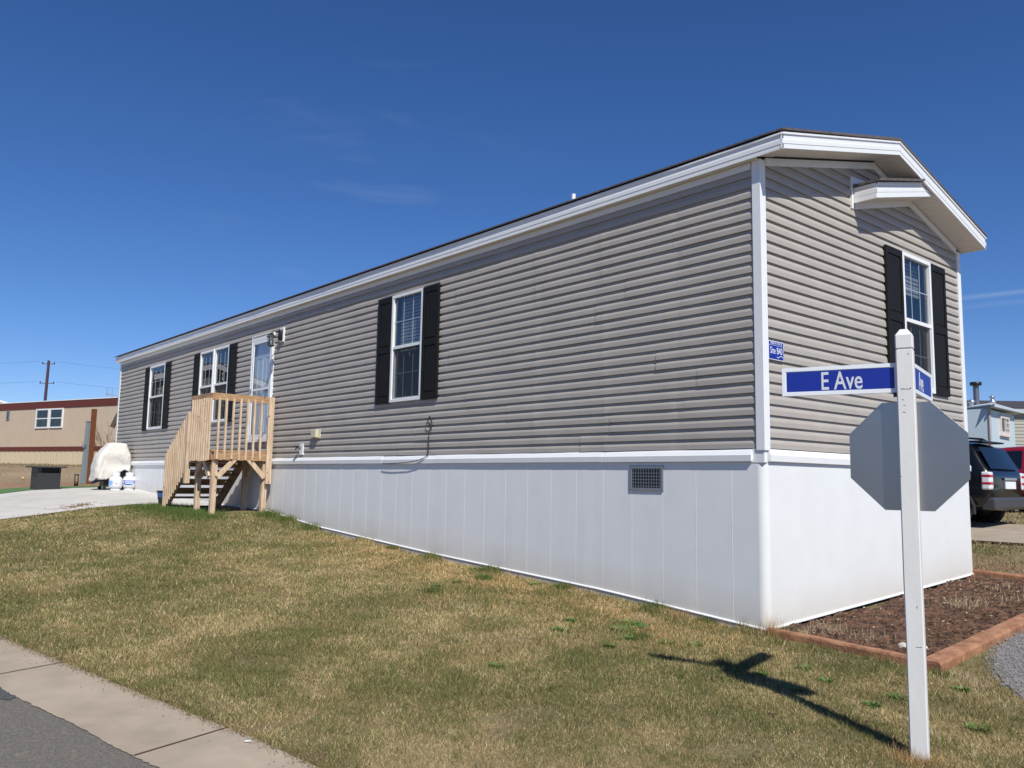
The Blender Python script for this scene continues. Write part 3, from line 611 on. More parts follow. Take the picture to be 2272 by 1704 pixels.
# soffits: rake soffits with pressed grooves running across, eave soffit
def soffit(x0, x1, y0, y1, zf, name='rake_soffit', gro=.05):
    b = MB(); n = max(2, int(abs(y1-y0)/gro)); g = []
    for i in range(n+1):
        y = y0+(y1-y0)*i/n
        for yy, dz in ((y-.004, 0), (y, .004), (y+.004, 0)): g += [(x0, yy, zf(yy)+dz), (x1, yy, zf(yy)+dz)]
    b.add(g, [(2*i, 2*i+1, 2*i+3, 2*i+2) for i in range(len(g)//2-1)]); return b.build(name, M_SOFFIT, home)
soffit(.002, OX-.018, -OY+.004, WID/2-.004, lambda y: 4.258+.25*(y+OY)); soffit(.002, OX-.018, WID/2, WID+OY-.008, lambda y: 4.258+.25*(WID+OY-y))
soffit(XF+.018, -LEN, -OY+.004, WID/2-.004, lambda y: 4.258+.25*(y+OY)); soffit(XF+.018, -LEN, WID/2, WID+OY-.008, lambda y: 4.258+.25*(WID+OY-y))
b = MB(); b.box(-LEN, .0, -OY+.016, .03, 4.254, 4.262); b.build('eave_soffit', M_SOFFIT, home)
b = MB()
for k in range(46):       # vent slots of the front rake soffit
    y = .2+k*.045
    if y < WID/2-.05: b.box(.03, .055, y, y+.018, und(y)+.0005, und(y)+.003)
b.build('soffit_vent_slot', M_DARK, home)['kind'] = 'stuff'

# small return gable over the front window
zt0 = 4.418; s = .25; yL, yI = 1.775, 2.86
b = MB(); XD = .262
prof = [(0, .010), (.016, .010), (.020, 0), (.06, 0), (.066, .003), (.106, .003), (.112, 0), (.165, 0)]
vs = []
for t, d in prof:
    # the strip is clipped by the lower edge of the main rake fascia
    zrow = lambda y: zt0-t+s*(y-yL)
    yr = (4.25+.25*(WID+.095)-zt0+t+s*yL)/(2*s); yr = min(yr, 3.2)
    vs += [(XD+d, yL, zrow(yL)), (XD+d, yr, zrow(yr))]
k = len(prof); vs += [(XD-.018, yL, zt0-.165), (XD-.018, 3.17, zt0-.165+s*(3.17-yL)), (XD-.018, yL, zt0), (XD-.018, yI, zt0+s*(yI-yL))]
b.add(vs, [(2*i, 2*i+1, 2*i+3, 2*i+2) for i in range(k-1)]+[(2*k-2, 2*k-1, 2*k+1, 2*k), (0, 1, 2*k+3, 2*k+2)])
b.build('small_gable_fascia', M_WHITE, home)
b = MB()     # its end return
vs = []
for t, d in prof: vs += [(0, yL-d*.5, zt0-t), (XD+.0, yL-d*.5, zt0-t)]
vs += [(0, yL+.015, zt0-.165), (XD, yL+.015, zt0-.165)]
b.add(vs, [(2*i, 2*i+1, 2*i+3, 2*i+2) for i in range(k)]); b.build('small_gable_fascia', M_WHITE, home)
b = MB(); b.poly([(0.002, yL-.02, zt0+.005), (0.002, yI, zt0+.005+s*(yI-yL)), (0.002, yI, zt0+.030+s*(yI-yL)), (0.002, yL-.02, zt0+.030)], (OX+.012, 0, 0)); b.build('small_gable_roof', M_SHINGLE, home)
soffit(.002, XD-.018, yL+.012, 3.18, lambda y: zt0-.160+s*(y-yL), 'small_gable_soffit')
rake_strip('small_gable_frieze', -.01, .015, yL+.03, zt0-.165+s*.06-.075, 3.20, zt0-.165+s*1.5-.075, .072)
b = MB(); b.box(-.01, .018, yL-.045, yL-.012, 4.19, 4.54); b.poly([(-.01, yL-.011, zt0+.045), (-.01, yL-.011, 4.54), (-.01, yL+.5, 4.575)], (.026, 0, 0)); b.build('wall_flashing', M_WHITE, home)

# skirting: ribbed panels following the slope, rounded at the front corner
def skirt_path():
    P = []
    x = -LEN
    # outward positions along the long wall, corner, gable wall
    seams = [-.35-.4015*k for k in range(49)]
    xs = sorted(seams+[-LEN])
    return xs
def zbot(x, y): return h(x, min(y, 0) if y < .01 else y)+float(np.interp(x, [-20, -10.2, -8, 0], [.02, .035, .058, .062]))
b = MB(); pth = []
xs = [-LEN]+[x for x in sorted([-.35-.4015*k for k in range(49)]) if x > -LEN]
for i, x in enumerate(xs):
    if i: pth += [(x-.004, -.0), (x-.002, -.0013), (x+.001, -.0014), (x+.0025, 0.0)]
    else: pth.append((x, 0))
    if i < len(xs)-1: pth += [(x+.13, .0009*math.sin(i*2.1)), (x+.27, .001*math.sin(i*1.3))]
pth.append((-.075, 0)); pth += [(-.075+.075*math.sin(a), .075-.075*math.cos(a)) for a in [rad(t) for t in (15, 30, 45, 60, 75, 90)]]
yy = .3
while yy < WID-.2: pth += [(.0, yy)]; yy += .4
pth.append((0, WID)); vs = []
for x, y in pth:
    q = zbot(x, y); u_ = float(vnoise(x, y, .5))*.12; vs += [(x, y, q-.02), (x, y, q+.07+u_*.5), (x, y, q+.25+u_), (x, y, 1.50)]
b.add(vs, [(4*i+j, 4*i+4+j, 4*i+5+j, 4*i+1+j) for i in range(len(pth)-1) for j in range(3)], False)
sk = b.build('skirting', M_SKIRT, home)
me = sk.data
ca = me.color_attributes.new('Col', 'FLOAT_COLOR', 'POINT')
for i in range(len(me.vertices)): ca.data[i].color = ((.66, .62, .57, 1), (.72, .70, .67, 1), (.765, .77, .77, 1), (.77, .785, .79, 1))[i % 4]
for p in me.polygons:
    c = p.center
    p.use_smooth = c.x > -.08 and c.y < .09
b = MB(); b.add([(-LEN, WID, .3), (0, WID, .05), (0, WID, 1.55), (-LEN, WID, 1.55), (-LEN, 0, .3), (-LEN, 0, 1.55)], [(0, 1, 2, 3), (0, 3, 5, 4)]); b.build('skirting', M_SKIRTP, home)
# bottom track and the plank under it
b = MB(); b2 = MB(); b3 = MB(); seg = [(x, 0) for x in lin(-LEN, -.02, 60)]
for (x0, y0), (x1, y1) in zip(seg[:-1], seg[1:]):
    z0, z1 = zbot(x0, 0), zbot(x1, 0)
    b.add([(x0, .004, z0+.004), (x1, .004, z1+.004), (x1, -.016, z1-.004), (x0, -.016, z0-.004), (x0, -.018, z0-.012), (x1, -.018, z1-.012)], [(0, 1, 2, 3), (3, 2, 5, 4)])
    b2.add([(x0, -.0165, z0-.012), (x1, -.0165, z1-.012), (x1, -.012, z1-.034), (x0, -.012, z0-.034)], [(0, 1, 2, 3)])
    b3.add([(x0, -.010, z0-.036), (x1, -.010, z1-.036), (x1, -.020, z1-.08), (x0, -.020, z0-.08), (x0, .03, z0-.030), (x1, .03, z1-.030)], [(0, 1, 2, 3), (4, 5, 1, 0)])
seg = [(0, y) for y in lin(.0, WID, 14)]
for (x0, y0), (x1, y1) in zip(seg[:-1], seg[1:]):
    z0, z1 = zbot(0, y0)+.004, zbot(0, y1)+.004
    b.add([(-.002, y0, z0+.004), (-.002, y1, z1+.004), (.014, y1, z1-.004), (.014, y0, z0-.004), (.016, y0, z0-.014), (.016, y1, z1-.014)], [(0, 1, 2, 3), (3, 2, 5, 4)])
b.build('skirt_bottom_ledge', M_WHITE, home); b2.build('skirt_bottom_track', M_TRACK, home); b3.build('footing_plank', mat('weathered plank', (.33, .31, .29), .9, vary=.25, scale=9, stretch=(.5, 1, 1)), home)
# top trim (two-step cap) in lengths
def cap(name, A, B, out):
    A, B, out = Vector(A), Vector(B), Vector(out); pr_ = [(1.572, .0), (1.556, .012), (1.522, .030), (1.518, .034), (1.462, .030), (1.458, .006)]
    b = MB(); vs = [p+out*d+Vector((0, 0, z)) for p in (A, B) for z, d in pr_]; m = len(pr_)
    b.add(vs, [(j, j+1, m+j+1, m+j) for j in range(m-1)]+[tuple(range(m)), tuple(m+j for j in range(m))[::-1]]); b.build(name, M_WHITE, home)
for a_, c_, k in ((-.12, -1.95, .0), (-1.95, -5.0, .002), (-5.0, -6.33, .0), (-6.33, -9.95, .005), (-9.95, -13.5, .001), (-13.5, -17.2, .003), (-17.2, -LEN, .0)):
    cap('skirt_top_trim', (a_, -k*.5, k), (c_+.0005, -k*.5, k*1.2), (0, -1, 0))
cap('skirt_top_trim', (0, .05, 0), (0, 1.9, 0), (1, 0, 0)); cap('skirt_top_trim', (0.002, 1.89, -.003), (0.002, WID+.01, -.003), (1, 0, 0))
b = MB(); b.box(-.12, -.0, -.004, .06, 1.45, 1.575); b.build('corner_backing', M_SKIRTP, home)
# crawl-space vent
vt = MB(); x0, x1, z0, z1 = -1.575, -1.14, 1.172, 1.423
for q in ((x0, x1, z1-.028, z1), (x0, x1, z0, z0+.028), (x0, x0+.028, z0+.028, z1-.028), (x1-.028, x1, z0+.028, z1-.028)): vt.box(q[0], q[1], -.014, .002, q[2], q[3])
M_VENT = mat('vent grey plastic', (.20, .21, .25), .5)
vo = vt.build('skirting_vent', M_VENT, home)
b = MB(); b.box(x0+.028, x1-.028, -.0030, -.0022, z0+.028, z1-.028); b.build('vent_opening', M_DARK, vo)
b = MB()
for i in range(11): xx = x0+.045+i*.034; b.box(xx-.0025, xx+.0025, -.0065, -.0035, z0+.028, z1-.028)
for i in range(6): zz = z0+.045+i*.033; b.box(x0+.028, x1-.028, -.0085, -.0066, zz-.002, zz+.002)
b.build('vent_mesh', M_METAL, vo)
for xx in (x0+.012, x1-.012):
    for zz in (z0+.012, z1-.012): b = MB(); b.box(xx-.004, xx+.004, -.0165, -.014, zz-.004, zz+.004); b.build('screw', M_METAL, vo)

# ---------------------------------------------------------------- windows, shutters, door
def window(O, X, N, w, hh, frost=0, blind=.45, par=home, screen=True):
    """O = lower left corner on the wall plane (seen from outside X runs to the right)"""
    M = frameM(O, X, N)
    f = MB(); t = .045
    for q in ((0, w, 0, t), (0, w, hh-t, hh), (0, t, t, hh-t), (w-t, w, t, hh-t)): f.box(q[0], q[1], q[2], q[3], -.02, .028, M @ Matrix(((1, 0, 0, 0), (0, 1, 0, 0), (0, 0, 1, 0), (0, 0, 0, 1))))
    fo = f.build('window', M_WHITE, par, .003)
    mid = hh*.505; s_ = MB(); a0, a1 = t-.002, w-t+.002
    # upper sash rail and lower sash frame (set back)
    s_.box(a0, a1, mid-.022, mid+.022, -.03, .020, M)
    for q in ((a0, a0+.022, t, mid-.022), (a1-.022, a1, t, mid-.022), (a0+.022, a1-.022, t-.002, t+.022)): s_.box(*q[:4], -.035, .008, M)
    s_.build('sash', M_WHITE, fo, .002)
    for (z0, z1, d) in ((mid+.022, hh-t, -.006), (t+.02, mid-.022, -.024)):
        p = MB(); p.add([M @ Vector(v) for v in ((a0+.002, z0-.004, d), (a1-.002, z0-.004, d), (a1-.002, z1+.004, d), (a0+.002, z1+.004, d))], [(0, 1, 2, 3)]); p.build('pane', M_GLASS, fo)
    g = MB()
    for (z0, z1, d) in ((mid+.022, hh-t, -.001), (t+.02, mid-.022, -.0190)):
        for k in (1, 2): xx = a0+(a1-a0)*k/3; g.box(xx-.006, xx+.006, z0, z1, d-.004, d, M)
        zz = (z0+z1)/2; g.box(a0, a1, zz-.006, zz+.006, d-.0045, d-.0005, M)
    g.build('grille', M_GRID, fo)
    if screen:
        p = MB(); p.add([M @ Vector(v) for v in ((a0+.01, t+.01, .010), (a1-.01, t+.01, .010), (a1-.01, mid-.02, .010), (a0+.01, mid-.02, .010))], [(0, 1, 2, 3)]); p.build('insect_screen', M_SCREEN, fo)
    bl = MB(); nsl = int((hh-2*t)*(1-blind)/.05)
    for k in range(nsl):
        z = hh-t-.02-k*.05; bl.box(a0+.02, a1-.02, z-.020, z+.016, -.105-.0, -.102, M @ Matrix.Translation((0, 0, 0)))
    if nsl: bl.build('blind', M_BLIND, fo)
    r = MB(); D = .30   # room recess: open towards the glass
    vs = [(0.01, 0.01, -.02), (w-.01, .01, -.02), (w-.01, hh-.01, -.02), (.01, hh-.01, -.02), (-.1, -.1, -D), (w+.1, -.1, -D), (w+.1, hh+.1, -D), (-.1, hh+.1, -D)]
    r.add([M @ Vector(v) for v in vs], [(0, 1, 5, 4), (1, 2, 6, 5), (2, 3, 7, 6), (3, 0, 4, 7), (4, 5, 6, 7)]); r.build('room_behind', M_DARK, fo)
    return fo
def frameM(O, X, N):     # columns: local a -> X, local b -> Z, local n -> N
    X, N = Vector(X), Vector(N)
    return Matrix(((X.x, 0, N.x, O[0]), (X.y, 0, N.y, O[1]), (0, 1, 0, O[2]), (0, 0, 0, 1)))
def shutter(O, X, N, w, hh, par=home):
    M = frameM(O, X, N); b = MB(); e = .05; T = .030
    b.box(0, w, 0, hh, 0, T-.012, M)
    mid = hh*.5
    for q in ((0, e, 0, hh), (w-e, w, 0, hh), (e, w-e, 0, .09), (e, w-e, hh-.08, hh), (e, w-e, mid-.045, mid+.045)): b.box(q[0], q[1], q[2], q[3], T-.0125, T, M)
    for z0, z1 in ((.09, mid-.045), (mid+.045, hh-.08)):      # raised panel with bevelled edge
        c = .03; vs = [(e+.012, z0+.012, T-.012), (w-e-.012, z0+.012, T-.012), (w-e-.012, z1-.012, T-.012), (e+.012, z1-.012, T-.012),
                       (e+c, z0+c, T-.003), (w-e-c, z0+c, T-.003), (w-e-c, z1-c, T-.003), (e+c, z1-c, T-.003)]
        b.add([M @ Vector(v) for v in vs], [(0, 1, 5, 4), (1, 2, 6, 5), (2, 3, 7, 6), (3, 0, 4, 7), (4, 5, 6, 7)])
    return b.build('shutter', M_SHUT, par, .0025)
N1, X1 = (0, -1, 0), (1, 0, 0); N2, X2 = (1, 0, 0), (0, 1, 0)
window((-6.19, -.004, 2.35), X1, N1, .80, 1.59); shutter((-6.575, -.004, 2.345), X1, N1, .385, 1.59); shutter((-5.39, -.004, 2.345), X1, N1, .385, 1.59)
window((-17.25, -.004, 2.335), X1, N1, 1.12, 1.57, blind=1); shutter((-17.60, -.004, 2.32), X1, N1, .36, 1.58); shutter((-16.12, -.004, 2.32), X1, N1, .36, 1.58)
window((-13.87, -.004, 2.335), X1, N1, .77, 1.57, blind=1); window((-13.05, -.004, 2.335), X1, N1, .77, 1.57, blind=1)
b = MB(); b.box(-13.10, -13.05, -.012, .01, 2.34, 3.90); b.build('mullion_strip', M_WHITE, home)
shutter((-14.235, -.004, 2.32), X1, N1, .365, 1.58); shutter((-12.28, -.004, 2.32), X1, N1, .365, 1.58)
window((.004, 2.855, 2.35), X2, N2, .755, 1.59, blind=.72); shutter((.004, 2.445, 2.345), X2, N2, .405, 1.59); shutter((.004, 3.615, 2.345), X2, N2, .405, 1.59)
b = MB(); b.poly([(-6.62, -.006, 3.955), (-5.0, -.006, 3.955), (-5.0, -.006, 3.975), (-5.6, -.006, 3.985), (-6.3, -.006, 3.975)], (0, -.01, 0)); b.build('window_head_trim', M_SIDING, home)

# door
D0, D1, Z0, Z1 = -11.19, -10.21, 1.88, 3.93
d = MB()
for q in ((D0, D1, Z1-.02, Z1), (D0, D0+.022, Z0+.02, Z1-.02), (D1-.022, D1, Z0+.02, Z1-.02)): d.box(q[0], q[1], -.022, .01, q[2], q[3])
d.box(D0+.022, D1-.022, -.03, .01, Z1-.115, Z1-.05)
for q in ((D0+.022, D0+.07), (D1-.07, D1-.022)): d.box(q[0], q[1], -.035, .01, Z0+.05, Z1-.115)
d.box(D0, D1, -.045, .01, Z0, Z0+.05)
do = d.build('door_frame', M_WHITE, home, .003)
b = MB(); q0, q1, w0, w1 = D0+.074, D1-.074, Z0+.055, Z1-.118
for q in ((q0, q1, w0, w0+.09), (q0, q1, w1-.06, w1), (q0, q0+.055, w0+.09, w1-.06), (q1-.055, q1, w0+.09, w1-.06)): b.box(q[0], q[1], -.030, -.008, q[2], q[3])
b.box(q0+.055, q1-.055, -.026, -.012, (w0+w1)/2-.02, (w0+w1)/2+.02)
b.build('storm_door', M_WHITE, do, .003)
b = MB(); b.add([(q0+.05, -.018, w0+.085), (q1-.05, -.018, w0+.085), (q1-.05, -.018, w1-.055), (q0+.05, -.018, w1-.055)], [(0, 1, 2, 3)]); b.build('pane', M_GLASS, do)
b = MB(); b.box(q0+.01, q0+.04, -.065, -.030, 2.86, 2.90); b.tube([(q0+.025, -.07, 2.80), (q0+.025, -.07, 2.96)], .008, 8); b.build('handle', M_METAL, do)
b = MB(); b.box(D0+.03, D1-.03, .045, .06, Z0+.03, Z1-.1)
for (a0, a1) in ((D0+.17, D0+.43), (D0+.55, D0+.81)):
    for (c0, c1) in ((Z0+.17, Z0+.75), (Z0+.88, Z0+1.62)):
        for q in ((a0, a1, c0, c0+.02), (a0, a1, c1-.02, c1), (a0, a0+.02, c0+.02, c1-.02), (a1-.02, a1, c0+.02, c1-.02)): b.box(q[0], q[1], .036, .0451, q[2], q[3])
        b.box(a0+.05, a1-.05, .038, .0451, c0+.05, c1-.05)
b.build('inner_door', M_DOOR, do)
# porch lantern
b = MB(); b.box(-9.975, -9.81, -.028, .01, 3.68, 3.945); lb = b.build('lantern_mount', M_WHITE, home, .004)
M_LG = glass_mat('lantern glass', (.75, .75, .72), 1.4, .2)
b = MB(); b.lathe([(.0, 3.90), (.045, 3.90), (.05, 3.88), (.05, 3.72), (.04, 3.71), (0, 3.71)], (-9.893, -.04, 0), 14); b.tube([(-9.893, -.05, 3.84), (-9.893, -.12, 3.87), (-9.893, -.20, 3.86), (-9.893, -.22, 3.83)], .008, 8)
lx, ly = -9.893, -.22
b.lathe([(.004, 3.84), (.012, 3.825), (.02, 3.82), (.085, 3.755), (.088, 3.748), (.06, 3.745)], (lx, ly, 0), 6, False)
for k in range(6):
    a = k*math.pi/3; b.bar((lx+.066*math.cos(a), ly+.066*math.sin(a), 3.75), (lx+.055*math.cos(a), ly+.055*math.sin(a), 3.595), .007, .007)
b.lathe([(.062, 3.60), (.064, 3.59), (.05, 3.578), (.01, 3.565), (0, 3.555)], (lx, ly, 0), 6, False)
b.build('wall_lantern', M_BLACK, home)
b = MB(); b.lathe([(.06, 3.745), (.052, 3.60)], (lx, ly, 0), 6, False); b.build('lantern_pane', M_LG, home)
b = MB(); b.lathe([(.0, 3.72), (.014, 3.71), (.018, 3.67), (.012, 3.62), (0, 3.61)], (lx, ly, 0), 10); b.build('lantern_bulb', M_LETTER, home)
# outlet cover, tap block
b = MB(); b.box(-8.43, -8.29, -.02, .012, 1.885, 2.04); b.box(-8.50, -8.33, -.075, -.02, 1.90, 2.03); b.build('outlet_cover', mat('aged plastic', (.62, .56, .42), .5), home, .006)
b = MB(); b.box(-8.99, -8.87, -.022, .012, 1.62, 1.81); tp = b.build('tap_plate', M_WHITE, home, .003)
b = MB(); b.tube([(-8.95, -.02, 1.74), (-8.97, -.09, 1.74), (-8.98, -.10, 1.70)], .013, 8); b.lathe([(0, .012), (.035, .012), (.035, -.006), (0, -.006)], (-8.99, -.09, 1.76), 10); b.build('tap', M_BLACK, tp)

# cable hanging on the wall
b = MB(); cz = lambda t: t
pts = [(-5.16, -.012, 2.11), (-5.19, -.03, 2.06), (-5.21, -.035, 2.0), (-5.17, -.035, 1.965), (-5.11, -.035, 1.99), (-5.09, -.032, 2.03), (-5.13, -.03, 2.08), (-5.165, -.028, 2.09), (-5.10, -.03, 2.02), (-5.08, -.03, 1.98), (-5.115, -.03, 1.93), (-5.155, -.028, 1.88), (-5.16, -.028, 1.82), (-5.15, -.03, 1.75), (-5.15, -.032, 1.68), (-5.155, -.034, 1.60),
       (-5.20, -.04, 1.555), (-5.30, -.045, 1.52), (-5.45, -.048, 1.495), (-5.65, -.05, 1.478), (-5.9, -.05, 1.468), (-6.15, -.046, 1.462), (-6.32, -.042, 1.466)]
sm = []
for i in range(len(pts)-1):
    p0, p1, p2, p3 = [Vector(pts[max(0, min(len(pts)-1, j))]) for j in (i-1, i, i+1, i+2)]
    for k in range(4):
        t = k/4; sm.append(.5*((2*p1)+(p2-p0)*t+(2*p0-5*p1+4*p2-p3)*t*t+(3*p1-p0-3*p2+p3)*t**3))
b.tube(sm, .0055, 7); tag(b.build('cable', M_CABLE), 'black cable looped on a nail and hanging down the siding right of the middle window', 'cable')

# site number sign
st = empty('site_sign', (.03, .2, 2.48), 'small blue and white site number plate on the siding beside the corner trim', 'sign')
Mx = frameM((.012, .07, 2.39), X2, N2)
b = MB(); b.box(0, .255, 0, .175, 0, .004, Mx); b.build('plate', M_SHEET, st, .001)
b = MB(); b.box(.007, .248, .007, .133, .004, .0052, Mx); b.box(.007, .248, .137, .168, .004, .0052, Mx); b.build('blue_field', M_BLUE, st)
RT = lambda a, c, n=.0054: Mx @ Matrix.Translation((a, c, n))
text('address_lettering', '3458 N. 9th St', .033, RT(.1275, .153), M_SHEET, st, 1.0, .0005)
text('site_lettering', 'Site B40', .088, RT(.1275, .084), M_SHEET, st, .70, .0005)
b = MB(); pts = [(.135+t*.10, .034+.009*math.sin(2*math.pi*(.95-t))) for t in lin(0, 1, 14)]
for p, q in zip(pts[:-1], pts[1:]): b.add([Mx @ Vector(v) for v in ((p[0], p[1]-.003, .0058), (q[0], q[1]-.003, .0058), (q[0], q[1]+.003, .0058), (p[0], p[1]+.003, .0058))], [(0, 1, 2, 3)])
b.build('wave_mark', M_SHEET, st)
# ================================================================== WOODEN PORCH AND STEPS
XL, XR, YO, ZD = -11.0, -10.0, -1.14, 1.69
porch = empty('wooden_porch', (-11, -.6, h(-11, -.6)), 'raised pine porch with picket railing and steps at the front door', 'porch')
def wb(name, x0, x1, y0, y1, z0, z1, m=M_WOOD, bev=.004):
    b = MB(); b.box(x0, x1, y0, y1, z0, z1); return b.build(name, m, porch, bev)
rr = random.Random(12)
yb = YO; k = 0
while yb < -.05:      # deck boards run along x
    y2 = min(yb+.138, -.045); wb('deck_board', XL, XR, yb+.002, y2-.003, ZD-.036, ZD+rr.uniform(-.002, .002), M_WOODH); yb += .139
wb('rim_joist', XR-.038, XR, YO+.04, -.05, ZD-.175, ZD-.037, M_WOODH); wb('rim_joist', XL, XR-.04, YO+.002, YO+.04, ZD-.175, ZD-.037, M_WOODH)
wb('rim_joist', XL, XL+.038, YO+.04, -.05, ZD-.175, ZD-.037, M_WOODH); wb('rim_joist', XL+.04, XR-.04, -.088, -.05, ZD-.175, ZD-.037, M_WOODH); wb('floor_joist', XL+.48, XL+.518, YO+.045, -.09, ZD-.170, ZD-.037, M_WOODH)
for x, y in ((XR-.135, YO+.045), (XL+.045, YO+.085), (XR-.135, -.185), (XL+.045, -.185)): wb('post', x, x+.089, y, y+.089, h(x, y)-.02, ZD-.04)
# corner and stair-head rail posts
wb('rail_post', XR+.001, XR+.040, -.165, -.06, 1.115, 2.665); wb('rail_post', XL-.055, XL+.034, YO-.092, YO-.003, 1.10, 2.38)
wb('top_rail', XR-.036, XR, YO+.002, -.05, 2.55, 2.67, M_WOODH); wb('top_rail', XL, XR, YO-.038, YO, 2.55, 2.67, M_WOODH)
ys = [-1.06+.128*k for k in range(7)]
for y in ys: wb('baluster', XR+.001, XR+.036+rr.uniform(-.003, .003), y-.017, y+.017, 1.53+rr.uniform(-.008, .008), 2.59+rr.uniform(-.01, .01), bev=.002)
for k in range(9):
    x = XR-.02-.106*k; wb('baluster', x-.017, x+.017, YO-.074, YO-.0385, 1.50+rr.uniform(-.01, .01), 2.585+rr.uniform(-.008, .008), bev=.002)
# stringers, treads
def slope(name, y0, y1, xa, xb, f0, f1, m=M_WOODH):
    b = MB(); b.poly([(xa, y0, f0(xa)), (xb, y0, f0(xb)), (xb, y0, f1(xb)), (xa, y0, f1(xa))], (0, y1-y0, 0)); return b.build(name, m, porch, .003)
lowf = lambda x: max(1.25+.705*(x+11.147), h(x, -.6)-.01) ; topf = lambda x: 1.25+.705*(x+11.147)+.265
for y0 in (YO-.036, -.20):
    b = MB(); pts = [(XL, y0, topf(XL)-.03), (XL, y0, lowf(XL)), (-11.98, y0, h(-12, -.6)), (-12.25, y0, h(-12.2, -.6)), (-12.25, y0, topf(-12.25)-.03)]
    b.poly(pts, (0, .036, 0)); b.build('stringer', M_WOODH, porch, .003)
for k in range(5):
    z = 1.52-.17*k; x = XL-.235*k
    for j in (0, 1): wb('tread', x-.262+.133*j, x-.262+.133*j+.128, YO+.001, -.165, z-.036, z, M_WOODH)
tr = lambda x: 1.677+.667*(x+12.11)
b = MB(); b.poly([(XL-.05, YO-.040, tr(XL-.05)), (-12.16, YO-.040, tr(-12.16)), (-12.16, YO-.040, tr(-12.16)-.11), (XL-.05, YO-.040, tr(XL-.05)-.11)], (0, .036, 0)); b.build('hand_rail', M_WOODH, porch, .003)
for k in range(11):
    x = XL-.13-.098*k; z0 = max(1.25+.705*(x+11.147), h(x, -1.15)+.005)+rr.uniform(-.02, .02); z1 = tr(x)-.012+rr.uniform(-.01, .01)
    wb('baluster', x-.017, x+.017, YO-.078, YO-.0405, z0, z1, bev=.002)
for k in range(5):      # riser boards, leaving a slot above each tread
    x = XL-.235*k; z = 1.52-.17*k; b = MB(); b.box(x-.065, x-.045, YO+.001, -.165, z+.05, z+.133); b.build('riser', M_WOODH, porch, .002)
def brace(a, c):
    b = MB(); b.bar(a, c, .036, .085, (0, 0, 1)); b.build('brace', M_WOOD, porch, .003)
zt = ZD-.18; zb = 1.22
brace((XR-.02, YO+.12, zb), (XR-.02, YO+.42, zt+.03)); brace((XR-.02, -.17, zb), (XR-.02, -.47, zt+.03)); brace((XR-.13, YO+.02, zb), (XR-.42, YO+.02, zt+.03)); brace((XL+.13, YO+.06, zb), (XL+.42, YO+.06, zt+.03))
brace((XL+.13, -.14, zb), (XL+.42, -.14, zt+.03)); brace((XL+.09, YO+.15, zb), (XL+.09, YO+.45, zt+.03))

# ================================================================== STREET SIGN
PB = Vector((2.13, -1.965, 0)); AX = Vector((.9453, .3261, 0)); AN = Vector((-.3261, .9453, 0))     # along the face, away from the camera
ss = empty('street_sign', (PB.x, PB.y, h(PB.x, PB.y)), 'white wooden post carrying two blue street name blades and an octagonal sign seen from behind', 'street sign')
zg = h(PB.x, PB.y)-.05; zt = 2.085
def PM(z=0, off=(0, 0)): return Matrix(((AX.x, AN.x, 0, PB.x+AX.x*off[0]+AN.x*off[1]), (AX.y, AN.y, 0, PB.y+AX.y*off[0]+AN.y*off[1]), (0, 0, 1, z), (0, 0, 0, 1)))
b = MB(); a = .0445; M = PM(); vs = []
zz = [zg, .4, .8, 1.2, 1.6, 2.003, 2.0031, 2.015, 2.0151, zt]; rr = random.Random(8)
ins = {2.0031: .005, 2.015: .005}
for i, z in enumerate(zz):
    q = a-ins.get(z, 0); j = [rr.uniform(-.0012, .0012) for _ in range(8)]; c = .006
    sx_ = -.014*(z-1)/1.0   # the post stands slightly out of plumb
    sx_ = 0
    for u, v in ((-q+c, -q), (q-c, -q), (q, -q+c), (q, q-c), (q-c, q), (-q+c, q), (-q, q-c), (-q, -q+c)): vs.append(M @ Vector((u+sx_+j[0]*(i < 6), v+j[1]*(i < 6), z)))
vs += [M @ Vector((u*.42, v*.42, zt+.036)) for u, v in ((-a, -a), (a, -a), (a, a), (-a, a))]
fs = [(i*8+k, i*8+(k+1) % 8, (i+1)*8+(k+1) % 8, (i+1)*8+k) for i in range(len(zz)-1) for k in range(8)]
t8 = (len(zz)-1)*8; T = len(zz)*8
fs += [(t8, t8+1, T+1, T), (t8+2, t8+3, T+2, T+1), (t8+4, t8+5, T+3, T+2), (t8+6, t8+7, T, T+3), (t8+1, t8+2, T+1), (t8+3, t8+4, T+2), (t8+5, t8+6, T+3), (t8+7, t8, T), (T, T+1, T+2, T+3)]
b.add(vs, fs); po = b.build('post', M_POST, ss)
b = MB()       # nail dents and scuffs
for u, z, w_, hh in ((-.012, 1.785, .020, .004), (.012, 1.784, .022, .003), (.026, 1.787, .006, .006), (-.014, 1.725, .005, .006), (-.008, 1.695, .008, .003), (-.01, 1.658, .014, .003), (.02, 1.975, .005, .006), (-.040, 1.31, .012, .003), (.018, .42, .03, .003), (.015, .62, .004, .012)):
    b.box(u-w_/2, u+w_/2, -a-.0006, -a+.0005, z, z+hh, M)
b.build('scuff_mark', mat('scuff', (.12, .11, .10), .9), po)
